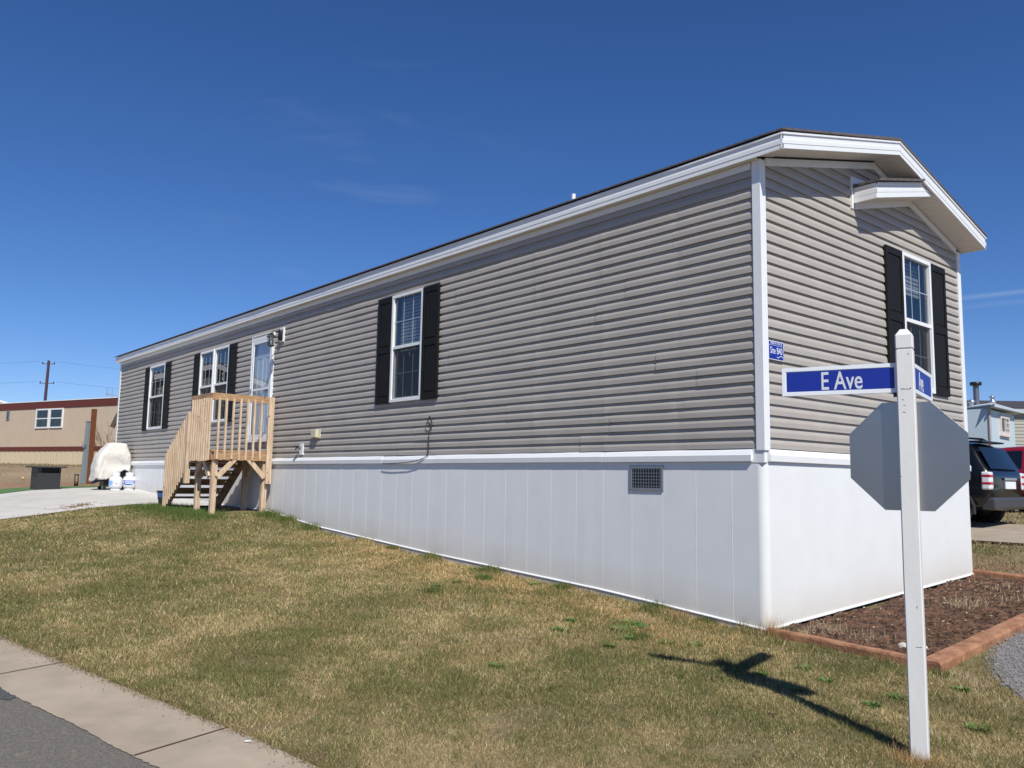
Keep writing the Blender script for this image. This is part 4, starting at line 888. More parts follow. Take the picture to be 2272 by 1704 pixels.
def blade(Mb, L, H_, label, face_text, tx, ts, nm='street_name_blade'):
    """Mb: local a along the blade, b up, n towards the reader"""
    t = .012; fr = .022
    p = MB(); p.box(0, L, 0, H_, -t/2, t/2, Mb); o = p.build(nm, M_SHEET, ss, .0015); o['label'] = label
    f = MB()
    for q in ((0, L, 0, fr), (0, L, H_-fr, H_), (0, fr, fr, H_-fr), (L-fr, L, fr, H_-fr)):
        f.box(q[0], q[1], q[2], q[3], t/2, t/2+.004, Mb); f.box(q[0], q[1], q[2], q[3], -t/2-.004, -t/2, Mb)
    f.build('blade_frame', M_SHEET, o, .001)
    p = MB(); p.box(fr+.004, L-fr-.004, fr+.003, H_-fr-.003, t/2, t/2+.0012, Mb); p.box(fr+.004, L-fr-.004, fr+.003, H_-fr-.003, -t/2-.0012, -t/2, Mb); p.build('blue_face', M_BLUE, o)
    text('street_name_lettering', face_text, ts, Mb @ Matrix.Translation((tx, H_*.455, t/2+.0016)), M_LETTER, o, .66, .0004, off=.0015)
B1 = PB-AX*.66-AN*.0; Mb1 = Matrix(((AX.x, 0, -AN.x, B1.x), (AX.y, 0, -AN.y, B1.y), (0, 1, 0, 1.772), (0, 0, 0, 1)))
blade(Mb1, .63, .165, 'blue E Ave blade pointing left', 'E Ave', .328, .146)
dr = Vector((-.245, .9695, 0)); nrm_ = Vector((dr.y, -dr.x, 0)); B2 = PB+AX*.030+dr*.03
Mb2 = Matrix(((dr.x, 0, nrm_.x, B2.x), (dr.y, 0, nrm_.y, B2.y), (0, 1, 0, 1.772), (0, 0, 0, 1)))
blade(Mb2, .60, .165, 'blue blade pointing away, reading Ave', 'Ave', .22, .150)
b = MB(); b.box(-.064, -.044, -.012, .012, 1.748, 1.772, PM()); b.tube([M @ Vector((-.052, -.02, 1.758)), M @ Vector((-.052, .02, 1.758))], .006, 8); b.build('blade_bracket', M_BLACK, ss)
# octagon seen from behind
oc = MB(); ff_ = .594; Rr = ff_/2/math.cos(math.pi/8); ctr = (-.008, .0475, 1.425)
def octp(r, n_): return [M @ Vector((ctr[0]+r*math.cos(rad(22.5+45*k)), n_-.06*(0), ctr[2]+r*math.sin(rad(22.5+45*k)))) for k in range(8)]
oc.poly(octp(Rr, .0455), AN*.0022); so_ = oc.build('octagonal_sign', M_ALU, ss, .0008); so_['label'] = 'bare metal back of the octagonal stop sign'
b = MB(); b.poly(octp(Rr*.985, .0479), AN*.0006); b.build('sign_face', mat('sign red', (.45, .015, .02), .4), so_)
Mf = Matrix(((-AX.x, 0, AN.x, (M @ Vector((ctr[0], .0488, 0))).x), (-AX.y, 0, AN.y, (M @ Vector((ctr[0], .0488, 0))).y), (0, 1, 0, ctr[2]), (0, 0, 0, 1)))
text('stop_lettering', 'STOP', .25, Mf, M_SHEET, so_, .85, .0003)
b = MB()
for z in (1.28, 1.57):
    b.tube([M @ Vector((0, .05, z)), M @ Vector((0, .056, z))], .008, 8)
b.build('bolt', M_METAL, so_)

# ================================================================== THINGS ON THE DRIVEWAY
def hs_(x, y): return h(x, y)+.012
# grill under a canvas cover
gx_, gy_ = -18.45, -.53; gz = hs_(gx_, gy_)
gr_ = empty('covered_grill', (gx_, gy_, gz), 'patio grill under a loose cream canvas cover against the far end of the skirting', 'grill')
# z, left edge, right edge (across the house side), half depth
lv = [(.30, -1.08, -.02, .31), (.45, -1.06, -.02, .315), (.60, -1.05, -.01, .32), (.74, -1.03, -.01, .315), (.86, -.99, -.02, .31), (.93, -.95, -.03, .30), (1.0, -.88, -.06, .275), (1.08, -.80, -.09, .25), (1.15, -.73, -.115, .23), (1.20, -.69, -.13, .21), (1.225, -.64, -.17, .18), (1.232, -.5, -.3, .07)]
vs = []; nn = 72
for i, (z, yl, yr_, hx) in enumerate(lv):
    yl = yl*.80-.01; z = z*.96; hx *= .92
    yc_ = (yl+yr_)/2+.0; hy = (yr_-yl)/2
    for k in range(nn):
        a = 2*math.pi*k/nn; c, s_ = math.cos(a), math.sin(a); e = .30
        px = hx*math.copysign(abs(c)**e, c); py = hy*math.copysign(abs(s_)**e, s_)
        lowk = max(0, min(1, (1.0-z)/.6))
        fold = (.060*(abs(math.sin(py*9.5+z*3.5))-.5)+.030*(abs(math.sin(py*21-z*6))-.5)+.03*(float(fbm(py*2+5, z*2, .5))-.5))*lowk
        dent = -.15*math.exp(-((py-.12)/.22)**2)*math.exp(-((z-.66+.25*py)/.10)**2)+.05*math.exp(-((py-.15)/.3)**2)*math.exp(-((z-.50+.25*py)/.08)**2)
        if px > 0: px += fold+dent
        else: px -= fold
        py += .018*math.sin(z*22+px*7)*lowk
        dz = 0
        if i == 0: dz = .04*math.sin(py*11)+.03*math.sin(a*5)+(.17*max(0, min(1, (py+.05)/.3)) if px > -.2 else 0)-.10*max(0, min(1, (-.28-py)/.15))
        if i == 1: dz = (.09*max(0, min(1, (py+.05)/.3)) if px > -.2 else 0)
        vs.append((gx_+px, yc_-.0+py-.02, gz+z+dz))
b = MB(); b.add(vs, [(i*nn+k, i*nn+(k+1) % nn, (i+1)*nn+(k+1) % nn, (i+1)*nn+k) for i in range(len(lv)-1) for k in range(nn)]+[tuple((len(lv)-1)*nn+k for k in range(nn))], True)
o = b.build('canvas_cover', M_CANVAS, gr_); sb = o.modifiers.new('s', 'SUBSURF'); sb.levels = 1; sb.render_levels = 2; so2 = o.modifiers.new('t', 'SOLIDIFY'); so2.thickness = .006
dt = bpy.data.textures.new('folds', 'CLOUDS'); dt.noise_scale = .14; dm = o.modifiers.new('d', 'DISPLACE'); dm.texture = dt; dm.strength = .035; dm.mid_level = .5
b = MB(); b.box(gx_-.20, gx_+.20, gy_-.12, gy_+.36, gz+.09, gz+.66); b.build('cabinet', M_BLACK, gr_, .01)
for dx in (-.2, .2):
    for dy in (-.1, .33):
        b = MB(); b.tube([(gx_+dx-.015, gy_+dy, gz+.045), (gx_+dx+.015, gy_+dy, gz+.045)], .045, 12); b.build('caster', M_BLACK, gr_)
b = MB(); b.box(gx_-.15, gx_+.12, gy_-.30, gy_-.24, gz+.22, gz+.25); b.box(gx_-.02, gx_+.02, gy_-.25, gy_-.10, gz+.22, gz+.24); b.build('side_handle', M_BLACK, gr_)
# propane tanks
M_TANK = mat('tank paint', (.66, .67, .70), .35, vary=.03); M_TBLUE = mat('tank label blue', (.02, .10, .42), .4); M_TLB = mat('tank label light blue', (.25, .42, .75), .4); M_TRED = mat('tank label red', (.4, .03, .03), .4)
def tank(x, y, face, kind, label):
    z = hs_(x, y); t = empty('propane_tank', (x, y, z), label, 'propane tank', 'propane tanks beside the covered grill')
    prof = [(.115, .0), (.118, .035), (.10, .04), (.13, .055), (.150, .085), (.156, .12), (.156, .24), (.150, .28), (.130, .315), (.09, .34), (.03, .352), (0, .353)]
    b = MB(); b.lathe(prof, (x, y, z), 28); b.build('cylinder', M_TANK, t)
    b = MB(); b.lathe([(.085, .335), (.088, .36), (.088, .43), (.080, .435), (.082, .36)], (x, y, z), 20); b.build('collar', M_TANK, t)
    b = MB(); b.lathe([(.0, .41), (.03, .41), (.03, .39), (.012, .385), (.012, .35)], (x, y, z), 10); b.box(x-.02, x+.06, y-.012, y+.012, z+.365, z+.39); b.build('valve', M_METAL, t)
    def patch(a0, a1, zf0, zf1, m, nm, r=.1575):
        b = MB(); vs = []; n_ = 16
        for i in range(n_+1):
            u = i/n_; a = face+rad(a0+(a1-a0)*u)
            vs += [(x+r*math.cos(a), y+r*math.sin(a), z+zf0(u)), (x+r*math.cos(a), y+r*math.sin(a), z+zf1(u))]
        b.add(vs, [(2*i, 2*i+2, 2*i+3, 2*i+1) for i in range(n_)], True); b.build(nm, m, t)
    if kind == 0:
        patch(-70, 60, lambda u: .175-.055*math.sin(math.pi*min(1, u*1.0)), lambda u: .175+.062*(1 if u > .02 else 0), M_TBLUE, 'blue_label')
        patch(-38, 50, lambda u: .195, lambda u: .212, M_SHEET, 'label_lettering', .1583); patch(-34, 44, lambda u: .160, lambda u: .178, M_SHEET, 'label_lettering', .1583)
        patch(-62, -46, lambda u: .17, lambda u: .215, M_SHEET, 'label_lettering', .1583)
    else:
        patch(-85, -20, lambda u: .13, lambda u: .235, M_TLB, 'blue_label'); patch(0, 22, lambda u: .155, lambda u: .168, M_TRED, 'red_mark')
        patch(-20, 0, lambda u: .19, lambda u: .196, M_TLB, 'label_lettering')
tank(-17.93, -.46, -.35, 1, 'white propane tank with a small red mark, left one of the two at the grill')
tank(-17.98, -.13, -.30, 0, 'white propane tank with a dark blue band, right one against the skirting')
# flower pot
px_, py_ = -12.62, -1.02; pz = hs_(px_, py_)
fp = empty('flower_pot', (px_, py_, pz), 'glazed blue and green flower pot at the foot of the wooden steps', 'flower pot')
b = MB(); b.lathe([(0, 0), (.085, 0), (.09, .02), (.105, .10), (.125, .18)], (px_, py_, pz), 24); b.build('pot_base', mat('glaze green brown', (.055, .06, .04), .2, color2=(.03, .045, .06), scale=9, coat=.5), fp)
b = MB(); b.lathe([(.125, .18), (.134, .25), (.137, .275)], (px_, py_, pz), 24); b.build('pot_band', mat('glaze blue', (.035, .12, .36), .2, coat=.5), fp)
b = MB(); b.lathe([(.137, .275), (.150, .28), (.150, .305), (.130, .305), (.125, .26), (0, .255)], (px_, py_, pz), 24); b.build('pot_rim', mat('glaze dark', (.03, .015, .02), .2, coat=.5), fp)
# fire table
c0 = Vector((-19.42, -1.89, 0)); wd = Vector((-.105, .993, 0)); dp = Vector((-.993, -.105, 0))
tz = hs_(-19.6, -1.7); ft = empty('fire_table', (-19.8, -1.8, tz), 'black square fire table with an overhanging top on the green turf strip', 'fire table')
Mt = Matrix(((wd.x, dp.x, 0, c0.x), (wd.y, dp.y, 0, c0.y), (0, 0, 1, tz), (0, 0, 0, 1)))
b = MB(); b.box(0, .54, 0, .50, 0, .42, Mt); b.box(0, .09, 0, .50, .42, .545, Mt); b.box(.49, .54, 0, .50, .42, .545, Mt); b.box(.09, .49, .10, .50, .42, .545, Mt); b.build('body', mat('charcoal steel', (.028, .030, .034), .5), ft, .004)
b = MB(); b.box(-.11, .64, -.11, .61, .545, .585, Mt); b.build('table_top', mat('dark stone top', (.05, .05, .056), .5, vary=.2), ft, .006)
b = MB(); b.box(.10, .48, .03, .09, .425, .54, Mt); b.build('vent_opening', M_DARK, ft)
# small lantern on the dirt
lx, ly = -22.64, -.24; lz = h(lx, ly)
ln = empty('garden_lantern', (lx, ly, lz), 'small black lantern standing on the red dirt between fire table and posts', 'lantern')
b = MB(); b.lathe([(0, 0), (.06, 0), (.06, .13), (.0, .13)], (lx, ly, lz), 12); b.build('base', mat('lantern rust black', (.03, .015, .013), .6), ln)
b = MB()
for k in range(4):
    a = math.pi/4+k*math.pi/2; b.bar((lx+.06*math.cos(a), ly+.06*math.sin(a), lz+.13), (lx+.07*math.cos(a), ly+.07*math.sin(a), lz+.32), .01, .01)
b.lathe([(.06, .31), (.075, .33), (.05, .345), (0, .345)], (lx, ly, lz), 12); b.build('cage', M_BLACK, ln)
b = MB(); b.lathe([(0, -.035), (.025, -.025), (.035, 0), (.025, .025), (0, .035)], n=14); o = b.build('ball', mat('yellow ball', (.75, .62, .10), .5)); o.location = (-26.95, -.82, h(-26.95, -.82)+.05); tag(o, 'tiny yellow ball lying on the bare dirt left of the fire table', 'ball')
# utility pedestal and brown post
b = MB(); x, y = -24.95, .50; z = h(x, y); ug = empty('utility_pedestal', (x, y, z), 'tall narrow blue-grey metal utility pedestal leaning on the brown post', 'utility box')
Ml = Matrix.Translation((x, y, z)) @ Matrix.Rotation(rad(19), 4, 'Z') @ Matrix.Rotation(rad(-1.5), 4, 'X')
b.box(-.05, .05, -.075, .075, 0, 1.98, Ml); b.build('box', mat('grey blue enamel', (.21, .26, .28), .5, vary=.05), ug, .006)
b = MB(); b.tube([Ml @ Vector((.03, -.10, 1.15)), Ml @ Vector((.03, -.10, 1.25))], .05, 12); b.box(-.02, .04, -.1, -.07, 1.12, 1.28, Ml); b.build('meter', M_METAL, ug)
b = MB(); b.box(-.056, .056, -.08, .08, 1.96, 1.995, Ml); b.build('lid', M_METAL, ug)
x, y = -24.9, .665; z = h(x, y); b = MB(); Mq = Matrix.Translation((x, y, z)) @ Matrix.Rotation(rad(19), 4, 'Z'); b.box(-.06, .06, -.06, .06, -.05, 2.40, Mq)
tag(b.build('wooden_post', mat('stained post', (.17, .055, .017), .8, vary=.2, scale=5, stretch=(5, 5, .5))), 'square reddish brown wooden post standing beside the grey utility pedestal', 'post')

# ================================================================== BACKGROUND LEFT
def hdir(deg): return Vector((math.cos(rad(deg)), math.sin(rad(deg)), 0))
TA = Vector((-44.55, 1.25, 0)); TD = Vector((.9405, .3398, 0)); TN = Vector((.3398, -.9405, 0))
tn = empty('tan_mobile_home', (TA.x, TA.y, 1.62), 'tan metal sided mobile home with dark red roof band and belt beyond the dirt lot', 'mobile home')
def TM(n=0): return Matrix(((TD.x, 0, TN.x, TA.x), (TD.y, 0, TN.y, TA.y), (0, 1, 0, 0), (0, 0, 0, 1)))
T_ = TM(); b = MB(); a = -7.0; vs = []; k = 0
while a < 16: vs += [(a, 2.46, .0), (a, 4.34, .0), (a+.02, 2.46, .004), (a+.02, 4.34, .004), (a+.05, 2.46, .004), (a+.05, 4.34, .004), (a+.062, 2.46, 0), (a+.062, 4.34, 0)]; a += .20
b.add([T_ @ Vector(v) for v in vs], [(2*i, 2*i+2, 2*i+3, 2*i+1) for i in range(len(vs)//2-1)]); b.build('siding', M_TAN, tn)
b = MB(); b.box(-7, 16, 1.5, 4.33, -4.2, -.02, T_); b.build('siding', M_TAN, tn)
b = MB(); b.box(-7.05, 16.05, 4.33, 4.66, -4.25, .03, T_); b.build('roof_band', M_RUST, tn); b = MB(); b.box(-7.1, 16.1, 4.66, 4.70, -4.3, .05, T_); b.build('roof', M_WHITE, tn)
b = MB(); b.box(-7.0, 16, 2.27, 2.47, -.01, .03, T_); b.build('belt_band', M_RUST, tn)
b = MB(); a = -7.0; vs = []; i = 0
rr = random.Random(3)
while a < 16: vs += [(a, 1.4, 0), (a, 2.27, 0), (a+.015, 1.4, -.03), (a+.015, 2.27, -.03), (a+.03, 1.4, 0), (a+.03, 2.27, 0), (a+.16, 1.4, .008), (a+.16, 2.27, .012), (a+.30, 1.4, 0), (a+.30, 2.27, 0)]; a += .42
b.add([T_ @ Vector(v) for v in vs], [(2*i, 2*i+2, 2*i+3, 2*i+1) for i in range(len(vs)//2-1)]); b.build('skirting', mat('tan ribbed skirting', (.62, .52, .37), .6, vary=.05), tn)
def bgwin(par, M, a0, a1, z0, z1, m=M_WHITE, bars=(0, 1), depth=.05, t=.07):
    f = MB()
    for q in ((a0, a1, z0, z0+t), (a0, a1, z1-t, z1), (a0, a0+t, z0+t, z1-t), (a1-t, a1, z0+t, z1-t)): f.box(q[0], q[1], q[2], q[3], 0, depth, M)
    for k in range(bars[0]): xx = a0+(a1-a0)*(k+1)/(bars[0]+1); f.box(xx-.02, xx+.02, z0+t, z1-t, 0, depth-.005, M)
    for k in range(bars[1]): zz = z0+(z1-z0)*(k+1)/(bars[1]+1); f.box(a0+t, a1-t, zz-.025, zz+.025, 0, depth-.01, M)
    fo = f.build('window', m, par)
    p = MB(); p.box(a0+t*.6, a1-t*.6, z0+t*.6, z1-t*.6, .016, .024, M); p.build('pane', M_PANE, fo); return fo
M_PANE = mat('dark pane', (.03, .045, .055), .08, vary=.4, scale=1.5)
bgwin(tn, T_, 3.0, 4.06, 3.36, 4.31); bgwin(tn, T_, 4.13, 5.17, 3.36, 4.31); bgwin(tn, T_, .48, .72, 3.82, 4.30, MATS['vent grey plastic'], (0, 0), .04, .05)
# small outbuilding whose roof edge shows at the house corner
ob = empty('garden_shed', (-31.2, 4.5, 1.2), 'beige shed with a brown sloping roof edge beside the far house corner', 'shed')
b = MB(); b.poly([(-32.30, 3.30, 1.0), (-29.5, 4.75, 1.0), (-29.5, 4.75, 4.75), (-31.2, 3.87, 4.55), (-32.30, 3.30, 3.30)], (-1.2, 2.4, 0)); b.build('wall', mat('beige panel', (.50, .40, .32), .7), ob)
b = MB(); b.poly([(-32.42, 3.16, 3.16), (-32.25, 3.25, 3.10), (-31.55, 3.60, 4.35), (-31.65, 3.52, 4.60)], (-1.3, 2.6, 0)); b.build('roof', mat('brown roof edge', (.10, .075, .06), .8), ob)
# bare shrub
b = MB(); rr = random.Random(21); base = Vector((-29.0, 2.35, h(-29, 2.35)))
def grow(p, d, l, r, lev):
    q = p+d*l; b.tube([p, p+d*l*.5+Vector((rr.uniform(-.03, .03), rr.uniform(-.03, .03), 0)), q], [r, r*.85, r*.7], 5, False)
    if lev: 
        for k in range(rr.choice((2, 3))):
            nd = (d+Vector((rr.uniform(-.5, .5), rr.uniform(-.6, .5), rr.uniform(-.1, .35)))).normalized(); grow(p+d*l*rr.uniform(.5, 1), nd, l*rr.uniform(.6, .85), r*.62, lev-1)
for k in range(5): grow(base, Vector((rr.uniform(-.3, .2), rr.uniform(-.55, .15), 1)).normalized(), rr.uniform(.7, .95), .016, 4)
tag(b.build('bare_shrub', mat('shrub bark', (.16, .09, .06), .9)), 'leafless shrub with thin twigs in front of the tan mobile home', 'shrub')
# utility pole, wires, aerial
up = empty('utility_pole', (-57.5, 5.75, 1.7), 'dark wooden utility pole with small crossarms rising behind the tan home', 'utility pole')
b = MB(); b.tube([(-57.62, 5.70, 1.6), (-57.3, 5.72, 8.62)], [.11, .085], 10); b.build('pole', mat('creosote pole', (.075, .035, .05), .9, vary=.2), up)
wdv = Vector((.62, .78, 0))
for z, l in ((8.40, .42), (7.1, .48)):
    p = Vector((-57.35, 5.72, z)); b = MB(); b.bar(p-wdv*l, p+wdv*l, .045, .045); b.build('crossarm', mat('crossarm wood', (.10, .08, .08), .9) if z > 8 else MATS['crossarm wood'], up)
    b = MB()
    for s_ in (-1, 1): b.tube([p+wdv*s_*l*.92, p+wdv*s_*l*.92+Vector((0, 0, .12))], .035, 8)
    b.build('insulator', M_BLACK, up)
b = MB()
for A_, B_, s_ in (((-75, -8, 8.6), (-57.8, 5.2, 8.55), .2), ((-56.9, 6.2, 8.55), (-30, 22, 6.4), .5), ((-57.8, 5.2, 7.2), (-75, -8, 7.25), .2), ((-56.9, 6.2, 7.2), (-30, 22, 5.2), .4)):
    A_, B_ = Vector(A_), Vector(B_); b.tube([A_.lerp(B_, t)-Vector((0, 0, s_*4*t*(1-t))) for t in lin(0, 1, 12)], .005, 4, False)
b.build('wire', M_CABLE, up)
ae = empty('aerial_mast', (-60.1, 10.35, 1.7), 'thin lattice aerial mast behind the tan home next to the house corner', 'aerial')
b = MB()
for dx in (-.15, .15): b.tube([(-60.1+dx*.6, 10.35+dx, 1.7), (-60.1+dx*.6, 10.35+dx, 7.35)], .015, 6)
for k in range(9): z = 5.2+k*.25; b.bar((-60.19, 10.2, z), (-60.01, 10.5, z), .015, .015)
b.bar((-60.3, 10.1, 6.95), (-59.8, 10.9, 6.8), .05, .05); b.build('mast', mat('galvanised aerial', (.25, .27, .30), .6), ae)
# white house at the far left
wh = empty('white_house', (-67, 2.0, 1.7), 'white house whose roof edge shows above the tan home at the far left', 'house')
b = MB(); b.box(-69, -65.6, -4, 3.9, 1.5, 5.9); b.build('wall', M_WHITE, wh)
b = MB(); b.poly([(-65.0, 4.9, 6.22), (-65.0, -.2, 7.4), (-65.0, -5.3, 6.22), (-65.0, -5.3, 6.08), (-65.0, -.2, 7.26), (-65.0, 4.9, 6.08)], (-5, 0, 0)); b.build('roof', M_WHITE, wh)
# neighbour beyond the left edge of the photo, mirrored in the far windows
nb_ = empty('neighbour_home', (-36, -6.8, 1.1), 'grey sided mobile home with a white gable fascia mirrored in the far windows', 'mobile home')
b = MB(); z = 1.95
while z < 5.15: b.box(-43.5, -31.03, -9.1, -4.5, z, z+.165); b.poly([(-31.03, -9.1, z), (-31.0, -9.1, z), (-31.03, -9.1, z+.165)], (0, 4.6, 0)); z += .17
b.poly([(-31.02, -9.1, 5.12), (-31.02, -4.5, 5.12), (-31.02, -4.5, 5.2), (-31.02, -6.8, 5.85), (-31.02, -9.1, 5.2)], (-12.4, 0, 0)); b.build('siding', mat('grey siding', (.27, .26, .25), .6), nb_)
b = MB(); b.box(-43.4, -31.05, -9.05, -4.55, .7, 1.95); b.build('skirting', M_WHITE, nb_)
b = MB(); b.poly([(-30.7, -9.35, 5.05), (-30.7, -6.8, 5.78), (-30.7, -4.25, 5.05), (-30.7, -4.25, 5.28), (-30.7, -6.8, 6.01), (-30.7, -9.35, 5.28)], (-.08, 0, 0)); b.box(-43.8, -30.78, -4.30, -4.22, 5.05, 5.28); b.box(-43.8, -30.78, -9.38, -9.30, 5.05, 5.28); b.build('fascia', M_WHITE, nb_)
b = MB(); b.poly([(-30.68, -9.45, 5.27), (-30.68, -6.8, 6.02), (-30.68, -4.15, 5.27), (-30.68, -4.15, 5.31), (-30.68, -6.8, 6.07), (-30.68, -9.45, 5.31)], (-13.2, 0, 0)); b.build('roof', M_SHINGLE, nb_)
Mn = Matrix(((0, 0, 1, -31.0), (1, 0, 0, -9.1), (0, 1, 0, 0), (0, 0, 0, 1)))
for a0 in (1.0, 2.6): bgwin(nb_, Mn, a0, a0+1.0, 3.5, 4.9, M_WHITE, (2, 1), .06, .08)

# ================================================================== BACKGROUND RIGHT
SA = Vector((-5.35, 20.6, 0)); SR = Vector((-.108, .994, 0)); SLd = Vector((-.78, .62, 0))
sh = empty('blue_white_trailer', (-6, 22, .65), 'pale blue trailer end with a slatted window and metal roof pipes behind the black car', 'trailer')
def quadM(P, X, N): return Matrix(((X.x, 0, N.x, P.x), (X.y, 0, N.y, P.y), (0, 1, 0, 0), (0, 0, 0, 1)))
Ms = quadM(SA, SR, Vector((SR.y, -SR.x, 0))); Mls = quadM(SA, SLd, Vector((-SLd.y, SLd.x, 0))*-1)
M_PB = mat('pale blue paint', (.52, .62, .68), .5, vary=.03)
b = MB(); b.box(0, 3.2, .4, 3.62, -2.5, 0, Ms); b.build('wall', M_PB, sh)
M_PEEL = mat('peeling blue paint', (.40, .46, .52), .6, color2=(.14, .16, .18), scale=3, ramp=(.62, .66))
b = MB(); b.box(0, 4, .4, 3.68, -.06, .0, quadM(SA+Vector((0, -.01, 0)), SLd, Vector((-.62, -.78, 0)))); b.build('wall', M_PEEL, sh)
b = MB(); b.box(-.03, .14, .4, 3.66, .005, .03, Ms); b.build('corner_trim', mat('beige trim', (.42, .34, .28), .6), sh)
b = MB(); b.poly([Ms @ Vector(v) for v in ((-.2, 3.66, .22), (3.7, 3.72, .22), (3.7, 3.78, .22), (-.2, 3.76, .22))], Vector((-2.2, 2.2, .05))); b.poly([SA+Vector((.18, -.28, 3.70)), SA+SLd*4.5+Vector((.1, -.25, 3.78)), SA+SLd*4.5+Vector((.1, .3, 3.84)), SA+Vector((.1, .3, 3.80))], (0, 0, .03)); b.build('roof', mat('light metal roof', (.55, .60, .66), .5), sh)
fo = bgwin(sh, Ms, 1.22, 2.32, 2.92, 3.52, mat('cream frame', (.68, .60, .56), .6), (1, 0), .06, .09)
b = MB()
for z in (3.12, 3.30): b.box(1.8, 2.24, z, z+.02, .025, .045, Ms)
b.box(2.0, 2.02, 2.98, 3.46, .025, .045, Ms); b.build('bar', M_SHEET, fo)
b = MB(); b.box(1.18, 2.36, 2.86, 2.92, .0, .08, Ms); b.build('sill', MATS['cream frame'], fo)
P = (-5.94, 21.35); b = MB(); b.tube([(P[0], P[1], 3.75), (P[0], P[1], 4.45)], .085, 12); b.build('stove_pipe', mat('tarnished pipe', (.20, .20, .24), .45, metal=.7), sh); b = MB(); b.lathe([(.085, 4.42), (.17, 4.44), (.17, 4.54), (0, 4.56)], (*P, 0), 12); b.build('pipe_cap', M_BLACK, sh)
for P, z0, z1 in (((-5.62, 21.73), 3.75, 4.13), ((-6.05, 21.24), 3.75, 4.0)):
    b = MB(); b.lathe([(.07, z0), (.07, z0+.12), (.11, z0+.14), (.11, z0+.2), (.05, z0+.22), (.05, z1-.08), (.1, z1-.06), (.02, z1), (0, z1)], (*P, 0), 12); b.build('roof_vent', M_METAL, sh)
gh = empty('grey_home', (-6, 36, .65), 'grey sided home with a dark shingle roof behind the pale blue trailer', 'house')
GA = Vector((-12.5, 30.9, 0)); GD = Vector((.659, .752, 0)); Mg = quadM(GA, GD, Vector((.752, -.659, 0)))
b = MB(); z = .5
while z < 4.7: b.box(-2, 16, z, z+.14, -6, 0, Mg); b.poly([Mg @ Vector(v) for v in ((-2, z, 0), (-2, z, .02), (-2, z+.14, 0))], GD*18); z += .15
b.build('siding', mat('warm grey siding', (.36, .34, .30), .6), gh)
b = MB(); b.box(-2.4, 16.4, 4.62, 4.80, -6.3, .3, Mg); b.build('eave_fascia', mat('grey eave', (.45, .45, .47), .5), gh)
b = MB(); b.poly([Mg @ Vector(v) for v in ((-2.5, 4.80, .34), (-2.5, 5.45, -3), (-2.5, 4.80, -6.3))], GD*19); b.build('roof', mat('dark shingle', (.05, .045, .05), .95), gh)

